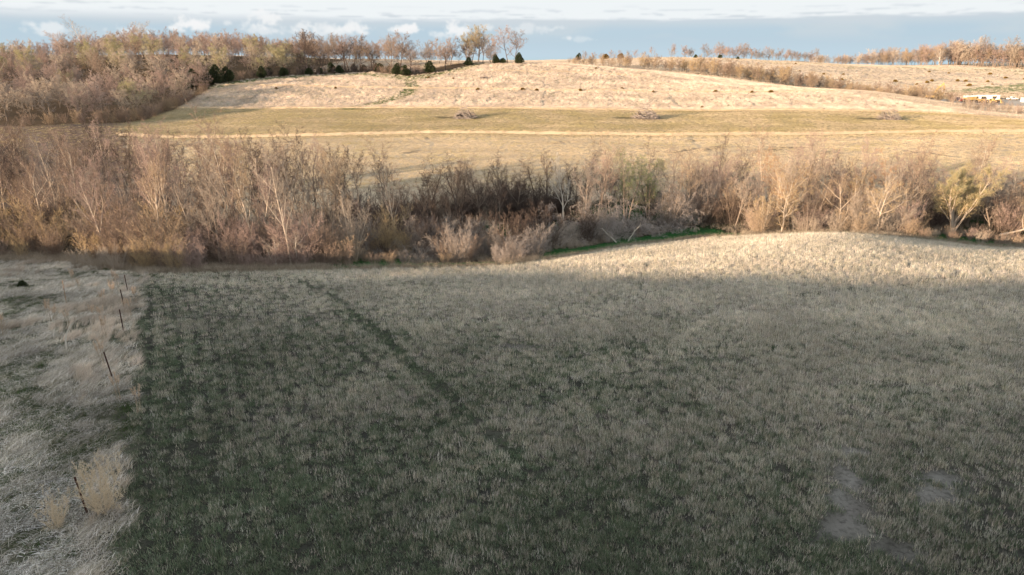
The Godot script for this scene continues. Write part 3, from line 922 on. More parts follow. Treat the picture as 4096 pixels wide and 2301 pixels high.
func make_far_grass() -> void:
	var short := [tuft(221, 30, 0.55, 0.10, 0.26, 0.034, 0.5, 0.1, 1, [Color(0.52, 0.43, 0.30), Color(0.44, 0.36, 0.235), Color(0.56, 0.475, 0.35)]), tuft(222, 30, 0.55, 0.10, 0.24, 0.034, 0.5, 0.1, 1, [Color(0.41, 0.345, 0.20), Color(0.33, 0.285, 0.155), Color(0.47, 0.40, 0.25)])]
	var tall := [tuft(231, 36, 0.6, 0.35, 0.85, 0.03, 0.35, 0.2, 2, [Color(0.66, 0.565, 0.475), Color(0.56, 0.47, 0.385), Color(0.72, 0.63, 0.54)]), tuft(232, 36, 0.6, 0.3, 0.7, 0.03, 0.4, 0.2, 2, [Color(0.62, 0.53, 0.44), Color(0.50, 0.42, 0.335), Color(0.68, 0.59, 0.505)])]
	var far := tuft(241, 34, 1.1, 0.35, 0.8, 0.07, 0.4, 0.1, 1, [Color(0.49, 0.425, 0.355), Color(0.42, 0.36, 0.29), Color(0.53, 0.47, 0.395)])
	var green := tuft(251, 30, 0.7, 0.12, 0.4, 0.04, 0.6, 0.2, 1, [Color(0.09, 0.15, 0.06), Color(0.13, 0.18, 0.08), Color(0.32, 0.29, 0.17)])
	var at: Array = []
	var tint: Array = []
	for k in 6:
		at.append([] as Array[Transform3D])
		tint.append(PackedColorArray())
	rng.seed = 2003
	for i in 330000:
		var band := rng.randf()
		var d := 0.0
		if band < 0.36: d = sqrt(lerpf(128.0 * 128.0, 262.0 * 262.0, rng.randf()))
		elif band < 0.74: d = sqrt(lerpf(255.0 * 255.0, 372.0 * 372.0, rng.randf()))
		else: d = sqrt(lerpf(372.0 * 372.0, 700.0 * 700.0, rng.randf()))
		var x := rng.randf_range(-0.80, 0.80) * d
		var r := region(x, d)
		var k := -1
		var n := noise.get_noise_2d(x * 2.0, d * 2.0)
		var mk := far_marked(x, d)
		var sh := rng.randf_range(0.8, 1.2) * (1.0 + 0.3 * noise.get_noise_2d(x * 1.2 + 40.0, d * 5.0))
		match r:
			"valley_field":
				k = 0 if n + rng.randf_range(-0.3, 0.3) > (-0.02 if d > 199.0 else -0.4) else 1
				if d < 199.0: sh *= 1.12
			"prairie_hill":
				k = 2 + (rng.randi() & 1)
				sh *= 1.04 + 0.3 * fine.get_noise_2d(x * 0.9, d * 0.35)
				if fine.get_noise_2d(x * 1.1 + 200.0, d * 0.3) > 0.36 and rng.randf() < 0.4: k = 5
			"far_hill", "scrub_bottom":
				k = 4
				if r == "far_hill":
					var u := x / d
					if u > 0.60 and d > 405.0 and d < lerpf(440.0, 512.0, clampf((u - 0.60) / 0.12, 0.0, 1.0)) and rng.randf() < 0.6: k = 5
			"ploughed_plot":
				if rng.randf() < 0.25: k = 1
		if k < 0: continue
		if mk == 1: continue
		if mk == 2 and rng.randf() < 0.7: k = 5
		var size := rng.randf_range(0.75, 1.25)
		at[k].append(turned(x, d, size, rng.randf_range(0.6, 1.25)))
		tint[k].append(Color(sh, sh * rng.randf_range(0.97, 1.03), sh * rng.randf_range(0.92, 1.08)))
	var g := thing("valley_grass", "short golden grass on the flat sunlit valley field", "grass", Vector3.ZERO, 0.0, "", "stuff")
	spread(g, "tuft", short[0], at[0], tint[0])
	spread(g, "tuft", short[1], at[1], tint[1])
	g = thing("prairie_grass", "tall pale tan grass on the hill behind the valley field", "grass", Vector3.ZERO, 0.0, "", "stuff")
	spread(g, "tuft", tall[0], at[2], tint[2])
	spread(g, "tuft", tall[1], at[3], tint[3])
	g = thing("far_grass", "pale grass on the far right hillside", "grass", Vector3.ZERO, 0.0, "", "stuff")
	spread(g, "tuft", far, at[4], tint[4])
	g = thing("hill_green", "green grass in the swale and along the wood edge, partly painted shadow", "grass", Vector3.ZERO, 0.0, "", "stuff")
	spread(g, "tuft", green, at[5], tint[5])

func make_trees() -> void:
	var slim := []
	for i in 5: slim.append(plant(400 + i, style({"height": 11.5 + i * 0.4, "radius": 0.15, "thin": 0.7, "twig": 0.0105, "kids": [12, 7, 6, 6], "start": [0.34, 0.2, 0.1, 0.0], "angle": [0.58, 0.6, 0.7, 0.7], "ratio": [0.42, 0.46, 0.45, 0.8], "rise": [0.06, 0.16, 0.12, 0.06], "crook": [0.13, 0.2, 0.25, 0.3], "stems": 1, "lean": 0.1})))
	var wide := []
	for i in 4: wide.append(plant(420 + i, style({"height": 10.0 + i * 0.5, "radius": 0.19, "kids": [9, 8, 7, 6], "start": [0.22, 0.12, 0.1, 0.0], "angle": [0.85, 0.8, 0.75, 0.7], "ratio": [0.62, 0.45, 0.44, 0.8], "rise": [0.05, 0.08, 0.08, 0.06], "crook": [0.16, 0.24, 0.28, 0.3], "shrink": [0.45, 0.45, 0.4, 0.2]})))
	var oak := []
	for i in 4: oak.append(plant(450 + i, style({"height": 9.6 + i * 0.5, "radius": 0.24, "kids": [8, 8, 7, 7], "start": [0.26, 0.18, 0.1, 0.0], "angle": [0.9, 0.75, 0.75, 0.75], "ratio": [0.72, 0.46, 0.45, 0.85], "rise": [0.05, 0.10, 0.08, 0.05], "crook": [0.18, 0.25, 0.3, 0.3], "shrink": [0.5, 0.45, 0.4, 0.2], "twig": 0.019, "least": 0.02, "thin": 0.66})))
	var round := []
	for i in 4: round.append(plant(430 + i, style({"height": 9.2 + i * 0.5, "radius": 0.19, "kids": [11, 8, 7, 11], "start": [0.2, 0.1, 0.1, 0.0], "angle": [0.95, 0.8, 0.75, 0.8], "ratio": [0.66, 0.44, 0.46, 0.9], "rise": [0.03, 0.07, 0.07, 0.05], "crook": [0.18, 0.22, 0.28, 0.3], "shrink": [0.5, 0.45, 0.4, 0.2], "twig": 0.0135, "least": 0.016})))
	var fan := []   # several stems from one foot
	for i in 3: fan.append(plant(440 + i, style({"stems": 5, "lean": 0.42, "height": 8.2, "radius": 0.085, "kids": [8, 5, 5, 5], "start": [0.25, 0.15, 0.1, 0.0], "foot": 0.06, "angle": [0.5, 0.6, 0.7, 0.7], "ratio": [0.42, 0.45, 0.45, 0.8]})))
	var bush := []
	for i in 4: bush.append(plant(460 + i, style({"stems": 12, "lean": 0.6, "height": 2.9, "radius": 0.028, "level": 1, "kids": [0, 7, 6, 5], "foot": 0.4, "start": [0, 0.1, 0.1, 0.0], "angle": [0, 0.5, 0.55, 0.6], "ratio": [0, 0.45, 0.5, 0.9], "rise": [0, 0.1, 0.1, 0.06], "crook": [0, 0.14, 0.2, 0.3], "least": 0.007, "twig": 0.0055})))
	var tangle := []
	for i in 3: tangle.append(plant(480 + i, style({"stems": 13, "lean": 0.95, "height": 4.6, "radius": 0.035, "level": 1, "kids": [0, 8, 6, 6], "foot": 0.5, "start": [0, 0.2, 0.1, 0.0], "angle": [0, 0.8, 0.8, 0.8], "ratio": [0, 0.42, 0.5, 0.9], "rise": [0, -0.17, -0.30, -0.3], "crook": [0, 0.25, 0.3, 0.3], "least": 0.008, "twig": 0.008, "droop": -0.5})))
	var soft := plant(500, style({"height": 8.5, "radius": 0.2, "stems": 4, "lean": 0.62, "foot": 0.05, "kids": [9, 8, 7, 7], "start": [0.2, 0.15, 0.1, 0.0], "angle": [0.55, 0.6, 0.7, 0.7], "ratio": [0.5, 0.46, 0.45, 0.8]}))
	var soft_leaf := leaves(soft[2], 3, 0.16, 0.06, mats.yellow_bud, 0.95)
	var haze := plant(501, style({"height": 10.0, "radius": 0.15, "stems": 3, "lean": 0.25, "foot": 0.05, "kids": [10, 7, 6, 6], "rise": [0.08, 0.18, 0.14, 0.1]}))
	var haze_leaf := leaves(haze[2], 2, 0.13, 0.06, mats.green_bud, 0.7)
	var oak_leaf := []
	for i in 2:
		rng.seed = 600 + i
		oak_leaf.append(leaves(oak[i + 1][2], 2, 0.2, 0.1, mats.bud, 0.7))
	rng.seed = 610
	var round_leaf := leaves(round[1][2], 3, 0.18, 0.085, mats.bud, 0.8)
	var cedars := [cedar_meshes(520, 4.0, 1.5), cedar_meshes(521, 4.8, 1.5), cedar_meshes(522, 3.3, 1.7)]
	# ---- creek belt
	var clear := [[0.654, 0.055, 97.0], [0.17, 0.028, 100.0], [0.205, 0.02, 103.0], [0.078, 0.022, 102.0], [0.73, 0.045, 92.0], [-0.187, 0.036, 82.0], [-0.162, 0.022, 79.0]]   # bearing, half width, distance
	rng.seed = 3001
	var row_word := ""
	var count := 0
	var spots := []
	for gx in range(-42, 44):
		for gd in range(0, 15):
			var x := gx * 2.1 + rng.randf_range(-0.9, 0.9)
			var back := gd * 2.7 + rng.randf_range(-1.2, 1.2) + 3.2
			var d := north(x) + back
			if absf(x) > d * 0.80: continue
			spots.append([x, d, back])
	for s in spots:
		var x: float = s[0]
		var d: float = s[1]
		var back: float = s[2]
		var u := x / d
		var left := u < -0.17
		var mid := u >= -0.17 and u < 0.10
		if mid and back < 25.0: continue
		if u >= 0.06 and u < 0.36 and back < 8.0: continue
		if back > (38.0 if left else 31.0 if not mid else 40.0): continue
		var want := (0.42 if back > 6.0 else 0.16) if left else 0.62 if mid else 0.46
		if rng.randf() > want: continue
		var shut := false
		for c in clear:
			if absf(u - c[0]) < c[1] and d < c[2] + 2.0: shut = true
		if shut: continue
		var hgt := 1.0
		var mesh: Array
		var k := rng.randf()
		if left:
			mesh = pick(slim) if k < 0.72 else pick(fan)
			hgt = rng.randf_range(0.72, 1.0) * (0.82 if back < 8.0 else 1.0)
		elif mid:
			mesh = pick(wide) if k < 0.6 else pick(slim)
			hgt = rng.randf_range(0.56, 0.8)
		else:
			mesh = pick(wide) if k < 0.45 else pick(fan) if k < 0.75 else pick(slim)
			hgt = rng.randf_range(0.62, 0.92) * (0.8 if back < 6.0 else 1.0)
		var tint: String = pick(["dark", "dark", "brown"]) if mid else pick(["tan", "pale", "rosy", "pale"]) if back < 9.0 else pick(["rosy", "brown", "grey", "tan"]) if back < 16.0 else pick(["brown", "rosy", "brown", "dark", "dark"] if left else ["brown", "dark", "rosy"])  # tints carry light and shade: pale front rows, dark back and centre
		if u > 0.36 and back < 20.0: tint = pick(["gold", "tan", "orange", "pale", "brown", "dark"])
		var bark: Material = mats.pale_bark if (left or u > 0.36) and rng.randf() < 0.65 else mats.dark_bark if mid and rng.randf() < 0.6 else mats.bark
		row_word = "front" if back < 9.0 else "middle" if back < 22.0 else "back"
		var word: String = tint if tint in ["dark", "orange"] else TINT_WORD[tint]
		var shape := "upright" if mesh in slim else "many-stemmed" if mesh in fan else "spreading"
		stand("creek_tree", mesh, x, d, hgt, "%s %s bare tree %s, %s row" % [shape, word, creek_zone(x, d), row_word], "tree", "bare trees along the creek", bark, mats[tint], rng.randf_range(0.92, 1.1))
		count += 1
	print("creek trees ", count)
	# understorey
	count = 0
	rng.seed = 3002
	for gx in range(-56, 60):
		for gd in range(0, 9):
			var x := gx * 1.5 + rng.randf_range(-0.6, 0.6)
			var back := gd * 2.2 + rng.randf_range(-0.8, 0.8) + 1.6
			var d := north(x) + back
			if absf(x) > d * 0.80: continue
			var u := x / d
			if rng.randf() > (0.66 if gd < 2 else 0.38 if gd < 6 else 0.2): continue
			if u > 0.05 and u < 0.36 and back < 8.5: continue
			if u > -0.05 and u < 0.06 and back > 16.0: continue
			var tint: String = pick(["tan", "gold", "brown"]) if u < -0.5 else pick(["rosy", "rosy", "brown"]) if u < -0.27 else pick(["brown", "grey", "tan"]) if u < -0.1 else pick(["grey", "vine", "brown"]) if u < 0.3 else pick(["rosy", "tan", "brown", "pale"])
			var hgt := rng.randf_range(0.6, 1.25) * (0.85 if back < 3.0 else 1.4)
			for c in clear:
				if absf(u - c[0]) < c[1] and d < c[2]: hgt = minf(hgt, 0.5)
			if back > 8.0 and rng.randf() < 0.5: tint = "dark"  # shade under the trees put into the twig colour
			if u < -0.48: hgt *= 1.15
			var word: String = "dark" if tint == "dark" else "greyish" if tint == "vine" else TINT_WORD[tint]
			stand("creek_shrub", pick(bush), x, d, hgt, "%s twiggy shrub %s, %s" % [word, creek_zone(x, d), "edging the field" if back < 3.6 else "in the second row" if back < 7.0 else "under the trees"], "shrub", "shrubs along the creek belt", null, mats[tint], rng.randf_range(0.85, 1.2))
			count += 1
	print("creek shrubs ", count)
	# brush behind the clearing, its deep shade put into dark twig colour
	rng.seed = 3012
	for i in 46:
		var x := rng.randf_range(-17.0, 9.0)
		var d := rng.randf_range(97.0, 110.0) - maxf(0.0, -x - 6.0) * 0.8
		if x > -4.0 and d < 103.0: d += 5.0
		stand("shade_toned_shrub", pick(bush), x, d, rng.randf_range(1.2, 2.1), "tall shade-coloured twiggy shrub behind the creek clearing, %s %s part" % ["near" if d < 103.0 else "far", "left" if x < -8.0 else "middle" if x < 1.0 else "right"], "shrub", "shade-coloured shrubs behind the clearing", mats.dark, mats.dark, rng.randf_range(0.8, 1.1))
	for i in 60:   # brush that closes the back of the belt
		var right := i % 2 == 0
		var u := rng.randf_range(0.58, 0.80) if right else rng.randf_range(-0.27, -0.11)
		var d := rng.randf_range(99.0, 116.0) if right else rng.randf_range(84.0, 103.0)
		var tint: String = pick(["brown", "rosy", "dark"])
		stand("back_shrub", pick(bush), u * d, d, rng.randf_range(1.3, 2.0), "tall %s brush at the back of the creek belt, %s" % [TINT_WORD.get(tint, "dark"), "right end" if right else "left of the creek clearing"], "shrub", "brush at the back of the creek belt", null, mats[tint], rng.randf_range(0.8, 1.1))
	# thickets draped with dead vines
	rng.seed = 3003
	for t in [[-9.5, 79.0, 1.0, "left of the creek clearing, pinkish grey"], [-6.5, 82.0, 1.15, "at the left lip of the creek clearing"], [-5.0, 76.5, 0.85, "low at the field edge left of the clearing"], [-2.5, 80.0, 0.9, "in front of the creek clearing"], [0.5, 76.0, 0.75, "low at the field edge before the clearing"],
			[1.8, 82.0, 0.8, "low before the clearing, right half"], [-10.5, 72.0, 0.8, "at the field edge right of the golden bush"], [6.0, 86.0, 0.95, "below the white tree, field side"], [9.0, 91.0, 1.2, "draped high at the foot of the white tree"], [6.0, 95.0, 1.35, "tall and pale left of the white tree"], [11.5, 94.0, 1.5, "tallest, right of the white tree"],
			[15.0, 97.0, 1.45, "under the green budding willow, left side"], [18.5, 96.5, 1.1, "under the green budding willow, right side"], [13.0, 93.0, 0.9, "at the green grass edge below the willow"], [23.0, 99.0, 1.1, "right of the green budding willow"]]:
		stand("vine_thicket", pick(tangle), t[0], t[1], t[2], "vine draped thicket " + t[3], "thicket", "vine thickets round the creek clearing", mats.vine, mats[pick(["vine", "vine", "pale", "grey"])])
	# single plants in the belt
	stand("white_tree", slim[1], 7.9, 101.5, 0.86, "white barked bare tree standing before the dark creek gap", "tree", "", mats.white_bark, mats.white_bark)
	stand("willow", soft, 62.3, 95.3, 1.06, "yellow green leafing willow at the right of the creek belt", "tree", "", mats.pale_bark, mats.gold, 1.0, soft_leaf)
	stand("budding_willow", haze, 17.0, 101.0, 0.95, "taller pale green budding willow right of the white tree", "tree", "", mats.bark, mats.grey, 1.0, haze_leaf)
	stand("budding_willow", haze, 21.0, 104.0, 0.8, "shorter pale green budding willow beside the taller one", "tree", "", mats.bark, mats.grey, 1.0, haze_leaf)
	stand("golden_bush", bush[1], -15.0, 80.5, 2.0, "tall golden sunlit bush left of the creek clearing", "shrub", "", mats.tan, mats.gold)
	stand("golden_bush", bush[2], -12.6, 78.0, 1.2, "lower golden bush leaning against the tall golden one", "shrub", "", mats.tan, mats.gold)
	stand("orange_tree", fan[1], 50.5, 100.0, 0.8, "orange tinted bare tree left of the yellow willow", "tree", "", mats.bark, mats.orange)
	stand("pale_tree", fan[0], 43.0, 95.0, 0.78, "pale sunlit many-stemmed tree behind the field crest", "tree", "", mats.pale_bark, mats.tan)
	stand("pale_tree", fan[2], 55.5, 97.5, 0.82, "pale sunlit tree close left of the yellow willow", "tree", "", mats.white_bark, mats.pale)
	for t in [[-23.0, 64.6, 0.30, "left of the two pale saplings at the field edge"], [-21.3, 65.6, 0.36, "right of the two pale saplings at the field edge"], [-32.0, 63.6, 0.28, "pale sapling alone near the fence corner"]]:
		stand("sapling", wide[0], t[0], t[1], t[2], t[3] if t[3].begins_with("pale") else "pale bare sapling, " + t[3], "sapling", "saplings at the field edge", mats.white_bark, mats.pale)
	for t in [[-37.2, 62.4, 0.85, "pale dry bush nearest the fence corner"], [-39.3, 62.8, 0.75, "pale dry bush just left of the fence corner one"], [-41.6, 63.5, 0.7, "pale dry bush leftmost of the three by the fence corner"]]:
		stand("dry_bush", pick(bush), t[0], t[1], t[2], t[3], "bush", "", mats.pale, mats.pale)
	stand("cedar_seedling", cedars[2], -38.9, 52.2, 0.17, "small dark cedar alone in the pale verge", "cedar")
	fallen_tree(wide[3])
	# ---- wooded hill on the left
	rng.seed = 3004
	count = 0
	var rest: Array[Transform3D] = []
	var rest_tint := PackedColorArray()
	for gd in range(0, 26):
		var d0 := 203.0 + gd * 9.2
		for gx in range(-40, 4):
			var x := gx * 9.0 + rng.randf_range(-3.8, 3.8) + (gd % 2) * 4.5
			var d := d0 + rng.randf_range(-3, 3)
			if x < -0.83 * d or x > -8.0 or d < wood_edge(x) + 2.0: continue
			var inside := d - wood_edge(x)
			if x > -95.0 and (inside > 22.0 and d < 420.0 or rng.randf() < 0.35): continue   # thin strip on the hilltop, pale field behind it
			if d > 395.0 and rng.randf() < 0.4: continue
			var budding := noise.get_noise_2d(x * 1.1, d * 1.1) > 0.12 and rng.randf() < 0.5 and x < -60.0
			var mesh: Array = pick(round) if rng.randf() < 0.85 and x < -102.0 else pick(oak)
			var big := rng.randf_range(0.70, 1.18) * (1.02 if x < -102.0 else 1.12)
			if budding: mesh = round[1]
			if count >= 285 or (d > 385.0 and x < -100.0):
				rest.append(turned(x, d, big, 1.0))
				var sh := rng.randf_range(0.8, 1.2)
				rest_tint.append(Color(sh, sh * 0.97, sh * 0.93))
				continue
			var tint: String = pick(["wood_rose", "rosy", "brown", "wood_tan", "rosy", "grey", "wood_tan"])
			if mesh in oak and x > -102.0: tint = pick(["dark", "brown", "dark", "dark"])
			var zone := "at the left frame edge"
			for z in [[-0.74, "near the left frame edge"], [-0.68, "left of the high white tree"], [-0.62, "below the high white tree"], [-0.56, "left of the domed wood crest"], [-0.51, "under the domed wood crest"], [-0.46, "right of the domed wood crest"], [-0.40, "above the dark cedar group"], [-0.34, "left of the pale ridge strip"], [-0.28, "before the pale ridge strip"], [-0.22, "left of the dark swale clump"], [-0.16, "over the swale head"]]:
				if x / d > z[0]: zone = z[1]
			var row := "at the wood edge" if inside < 12.0 else "in the front rows" if inside < 40.0 else "halfway up" if inside < 80.0 else "far up the slope"
			var lab: String = ("pale green budding tree %s, %s" if budding else TINT_WORD.get(tint, "tan" if tint == "wood_tan" else "reddish") + " bare tree %s, %s") % [zone, row]
			stand("woodland_tree", mesh, x, d, big, lab, "tree", "trees on the wooded hill", mats.dark_bark if x > -102.0 else mats.bark, mats.wood_tan if budding else mats[tint], rng.randf_range(0.85, 1.1), round_leaf if budding else null)
			count += 1
	print("woodland ", count, " rest ", rest.size())
	var mass := thing("far_woods", "grey brown far woodland filling the skyline on the left", "woods", Vector3.ZERO, 0.0, "", "stuff")
	spread(mass, "crown", round[2][1], rest, rest_tint)
	spread(mass, "trunk", round[2][0], rest, rest_tint)
	rng.seed = 3015
	for i in 52:   # trees beyond the pale strip on the ridge
		var u := lerpf(-0.375, -0.09, i / 52.0) + rng.randf_range(-0.004, 0.004)
		var d := rng.randf_range(428.0, 480.0)
		stand("backdrop_tree", pick(round) if rng.randf() < 0.6 else pick(oak), u * d, d, rng.randf_range(0.75, 1.05) * (0.75 if u > -0.14 else 1.0), "%s bare tree beyond the pale strip on the ridge, %s" % [pick(["tan", "reddish"]), "left part" if u < -0.28 else "middle part" if u < -0.19 else "right part"], "tree", "trees beyond the ridge strip", mats.bark, mats.brown if rng.randf() < 0.5 else mats.rosy, 1.0, null)
	for i in 44:   # brush below the ridge oaks
		var x := lerpf(-122.0, -40.0, i / 44.0) + rng.randf_range(-1, 1)
		stand("wood_edge_shrub", pick(bush), x, wood_edge(x) + rng.randf_range(1.5, 7.0), rng.randf_range(0.8, 1.5), "low %s shrub under the ridge oaks" % pick(["brown", "dark"]), "shrub", "shrubs along the wood edge", null, mats[pick(["brown", "dark", "rosy"])])
	for i in 15:
		var x := lerpf(-112.0, -45.0, i / 15.0) + rng.randf_range(-2, 2)
		stand("cedar", pick(cedars), x, wood_edge(x) + rng.randf_range(4.0, 11.0), rng.randf_range(0.7, 1.15), "dark cedar in the shade under the ridge oaks, %s" % ("left part" if x < -90.0 else "middle" if x < -66.0 else "right part"), "cedar", "cedars under the ridge oaks", null, null, rng.randf_range(0.8, 1.2))
	rng.seed = 3005
	count = 0
	for gd in 60:   # brushy edge of the wood
		var d := 202.0 + gd * 1.45
		var x := -145.0
		while x < -118.0 and wood_edge(x) < d: x += 0.5
		if rng.randf() < 0.75:
			stand("wood_edge_shrub", pick(bush), x - rng.randf_range(0, 3), d + rng.randf_range(-1, 1), rng.randf_range(1.0, 1.7), "brown twiggy shrub along the near edge of the wood, %s" % ("nearest the creek" if gd < 12 else "lower half" if gd < 26 else "upper half" if gd < 44 else "by the field corner"), "shrub", "shrubs along the wood edge", null, mats[pick(["brown", "tan", "rosy"])])
	for t in [[-128.5, 291.0, 1.5, "leftmost dark cedar at the wood edge above the field corner"], [-125.5, 295.5, 1.4, "second dark cedar from the left at the wood edge"], [-122.0, 297.5, 1.55, "tallest dark cedar of the wood edge group"], [-118.5, 300.0, 1.3, "dark cedar right of the tallest one at the wood edge"], [-130.5, 287.0, 1.2, "low dark cedar lowest on the wood edge"], [-108.0, 312.0, 1.0, "dark cedar under the ridge trees, left"],
			[-101.0, 320.0, 1.1, "dark cedar under the ridge trees, middle"], [-92.5, 330.0, 0.95, "brownish dark cedar under the ridge trees"], [-81.0, 341.0, 0.9, "cedar left of the swale head"], [-53.0, 332.0, 1.2, "cedar in the dark clump at the swale head, left"], [-48.5, 329.0, 1.1, "cedar in the dark clump at the swale head, right"], [-37.8, 333.5, 1.3, "tall cedar standing right of the swale head"],
			[-20.6, 346.0, 1.0, "small round cedar below the green tinged hilltop trees"], [-8.0, 352.0, 0.95, "hilltop cedar left of the round crowned pair"], [-4.3, 352.0, 0.8, "smaller hilltop cedar left of the round crowned pair"], [3.4, 350.5, 1.1, "hilltop cedar right of the round crowned pair"]]:
		stand("cedar", pick(cedars), t[0], t[1], t[2], t[3], "cedar", "", null, null, 1.0)
	for t in [[-0.585, 395.0, 1.5, "white barked tree high on the wooded hill"], [-0.715, 296.0, 1.25, "white barked tree at the left frame edge of the wood"]]:
		stand("white_tree", wide[3], t[0] * t[1], t[1], t[2], t[3], "tree", "", mats.white_bark, mats.pale)
	# ---- hilltop trees
	for t in [[-0.211, 345.0, 1.30, 0, "tan", "tall bare tree at the left of the hilltop row"], [-0.190, 346.0, 1.40, 1, "brown", "second bare tree of the hilltop row"], [-0.167, 340.0, 1.25, 2, "grey", "bare tree left of the dark swale clump"], [-0.155, 332.0, 1.35, 3, "brown", "tall bare tree over the dark swale clump"], [-0.142, 331.0, 1.2, 0, "grey", "bare tree in the dark swale clump, right side"], [-0.115, 336.0, 1.05, 2, "grey", "bare tree beside the tall cedar by the swale"],
			[-0.090, 352.0, 0.85, 0, "rosy", "small bare tree alone left of the green tinged pair"], [-0.073, 353.0, 0.55, 1, "tan", "very small tree left of the green tinged pair"], [-0.062, 351.0, 1.42, 1, "bud", "green tinged hilltop tree, left of the pair"], [-0.046, 352.0, 1.38, 2, "bud", "green tinged hilltop tree, right of the pair"], [-0.040, 352.0, 1.0, 3, "grey", "leaning bare tree under the green tinged pair"], [-0.029, 352.0, 0.72, 0, "grey", "thin dead tree between the two hilltop groups"],
			[-0.006, 352.0, 1.22, 3, "rosy", "round crowned hilltop tree, left of the pair"], [0.004, 351.0, 1.2, 2, "brown", "round crowned hilltop tree, right of the pair"], [-0.10, 356.0, 0.7, 2, "tan", "low bare tree behind the small lone hilltop tree"], [-0.225, 352.0, 1.3, 2, "rosy", "bare tree just left of the hilltop row"], [-0.24, 345.0, 1.25, 3, "grey", "bare ridge tree before the pale field gap"], [-0.262, 340.0, 1.3, 1, "brown", "bare ridge tree left of the pale field gap"]]:
		var bud: bool = t[4] == "bud"
		stand("hilltop_tree", oak[t[3]], t[0] * t[1], t[1], t[2], t[5], "tree", "hilltop trees", mats.dark_bark if not bud else mats.bark, mats.tan if bud else mats[t[4]], 1.0, oak_leaf[t[3] - 1] if bud else null)
	# ---- far ridge row
	rng.seed = 3006
	for i in 72:
		var u := lerpf(0.19, 0.425, i / 72.0) + rng.randf_range(-0.003, 0.003)
		if i < 9: u = 0.10 + i * 0.0115
		if u > 0.225 and u < 0.232 or u > 0.252 and u < 0.262: continue
		var d := lerpf(600.0, 640.0, rng.randf())
		stand("ridge_tree", pick(oak if i % 3 else round), u * d, d, (rng.randf_range(0.5, 0.7) if i < 9 else rng.randf_range(0.75, 1.05)) * (1.0 if u < 0.33 else 0.85), "bare tree of the far ridge row, %s" % ("sparse left end" if i < 9 else "left of its first cedar" if u < 0.25 else "between its first two cedars" if u < 0.285 else "between its last two cedars" if u < 0.31 else "right of its last cedar" if u < 0.36 else "low right end"), "tree", "far ridge row of trees", mats.bark, mats[pick(["rosy", "grey", "brown"])])
	for t in [[0.092, 600.0, 1.2, "dark bush left end of the far ridge"], [0.129, 598.0, 1.3, "round rusty bush on the far ridge"], [0.150, 598.0, 1.3, "dark cedar on the far ridge next to the rusty bush"], [0.252, 600.0, 0.9, "small cedar under the far ridge row, left"], [0.285, 600.0, 0.9, "small cedar under the far ridge row, middle"], [0.31, 602.0, 0.7, "small cedar under the far ridge row, right"]]:
		stand("ridge_cedar", pick(cedars), t[0] * t[1], t[1], t[2], t[3], "cedar", "", null, mats.rust_cedar if "rusty" in t[3] else null)
	# ---- wood on the far right
	rng.seed = 3007
	count = 0
	for i in 240:
		var u := rng.randf_range(0.41, 0.80)
		var edge := lerp_table([0.4, 0.5, 0.58, 0.68, 0.74, 0.8], [760.0, 740.0, 690.0, 655.0, 625.0, 615.0], u)
		var back := rng.randf() * rng.randf() * 90.0
		var big := rng.randf_range(0.9, 1.35) * lerp_table([0.41, 0.5, 0.6, 0.8], [0.7, 1.0, 1.45, 1.6], u)
		stand("far_wood_tree", pick(round) if rng.randf() < 0.7 else pick(oak), u * (edge + back), edge + back, big, "sunlit bare tree of the far right wood, %s, %s" % [("low left end" if u < 0.47 else "left third" if u < 0.53 else "left of the white barked tree" if u < 0.585 else "right of the white barked tree" if u < 0.64 else "tall right part" if u < 0.71 else "right frame edge"), ("front row" if back < 12.0 else "second rows" if back < 35.0 else "far back")], "tree", "trees of the far right wood", mats.bark, mats[pick(["wood_tan", "grey", "rosy", "tan"])], 1.0)
	stand("white_tree", wide[0], 0.588 * 668.0, 668.0, 1.7, "white barked tree before the far right wood", "tree", "", mats.white_bark, mats.pale)
	# ---- scrub in the valley behind the pale hill
	rng.seed = 3008
	for i in 190:
		var u := lerpf(0.085, 0.62, i / 190.0) + rng.randf_range(-0.01, 0.01)
		var d := lerp_table([0.08, 0.2, 0.3, 0.42, 0.5, 0.62], [455.0, 430.0, 405.0, 395.0, 360.0, 330.0], u) + rng.randf_range(-14, 22)
		var big := lerp_table([0.08, 0.15, 0.25, 0.4, 0.5, 0.62], [0.55, 0.65, 0.85, 0.95, 0.75, 0.7], u) * rng.randf_range(0.75, 1.2)
		stand("valley_tree", pick(round) if rng.randf() < 0.6 else pick(fan), u * d, d, big, "bushy %s bare tree in the scrub behind the pale hill, %s" % ["brown", "left end" if u < 0.13 else "below the sparse ridge trees" if u < 0.2 else "below the dense ridge row" if u < 0.29 else "left of the round bush" if u < 0.38 else "around the round bush" if u < 0.45 else "right of the round bush" if u < 0.53 else "below the excavator"], "tree", "scrub trees behind the pale hill", mats.bark, mats[pick(["tan", "brown", "gold", "brown"])], 0.9)
	for t in [[0.412, 398.0, 1.05, "big round brown bush behind the pale hill crest"], [0.30, 402.0, 0.9, "rounded olive bush behind the pale hill crest"]]:
		stand("round_bush", fan[1], t[0] * t[1], t[1], t[2], t[3], "bush", "", mats.bark, mats.tan)
	for i in 110:
		var u := rng.randf_range(0.615, 0.79)
		var d := lerp_table([0.61, 0.66, 0.72, 0.8], [290.0, 272.0, 262.0, 256.0], u) + rng.randf() * 62.0
		var thin := rng.randf() < 0.4
		stand("lane_tree", pick(slim) if thin else pick(fan), u * d, d, rng.randf_range(0.3, 0.46), "%s bare tree in the strip before the gravel yard" % ("thin pale" if thin else "bushy tan"), "tree", "trees before the gravel yard", mats.pale_bark if thin else mats.bark, mats[pick(["tan", "rosy", "brown", "pale"])], 0.9)

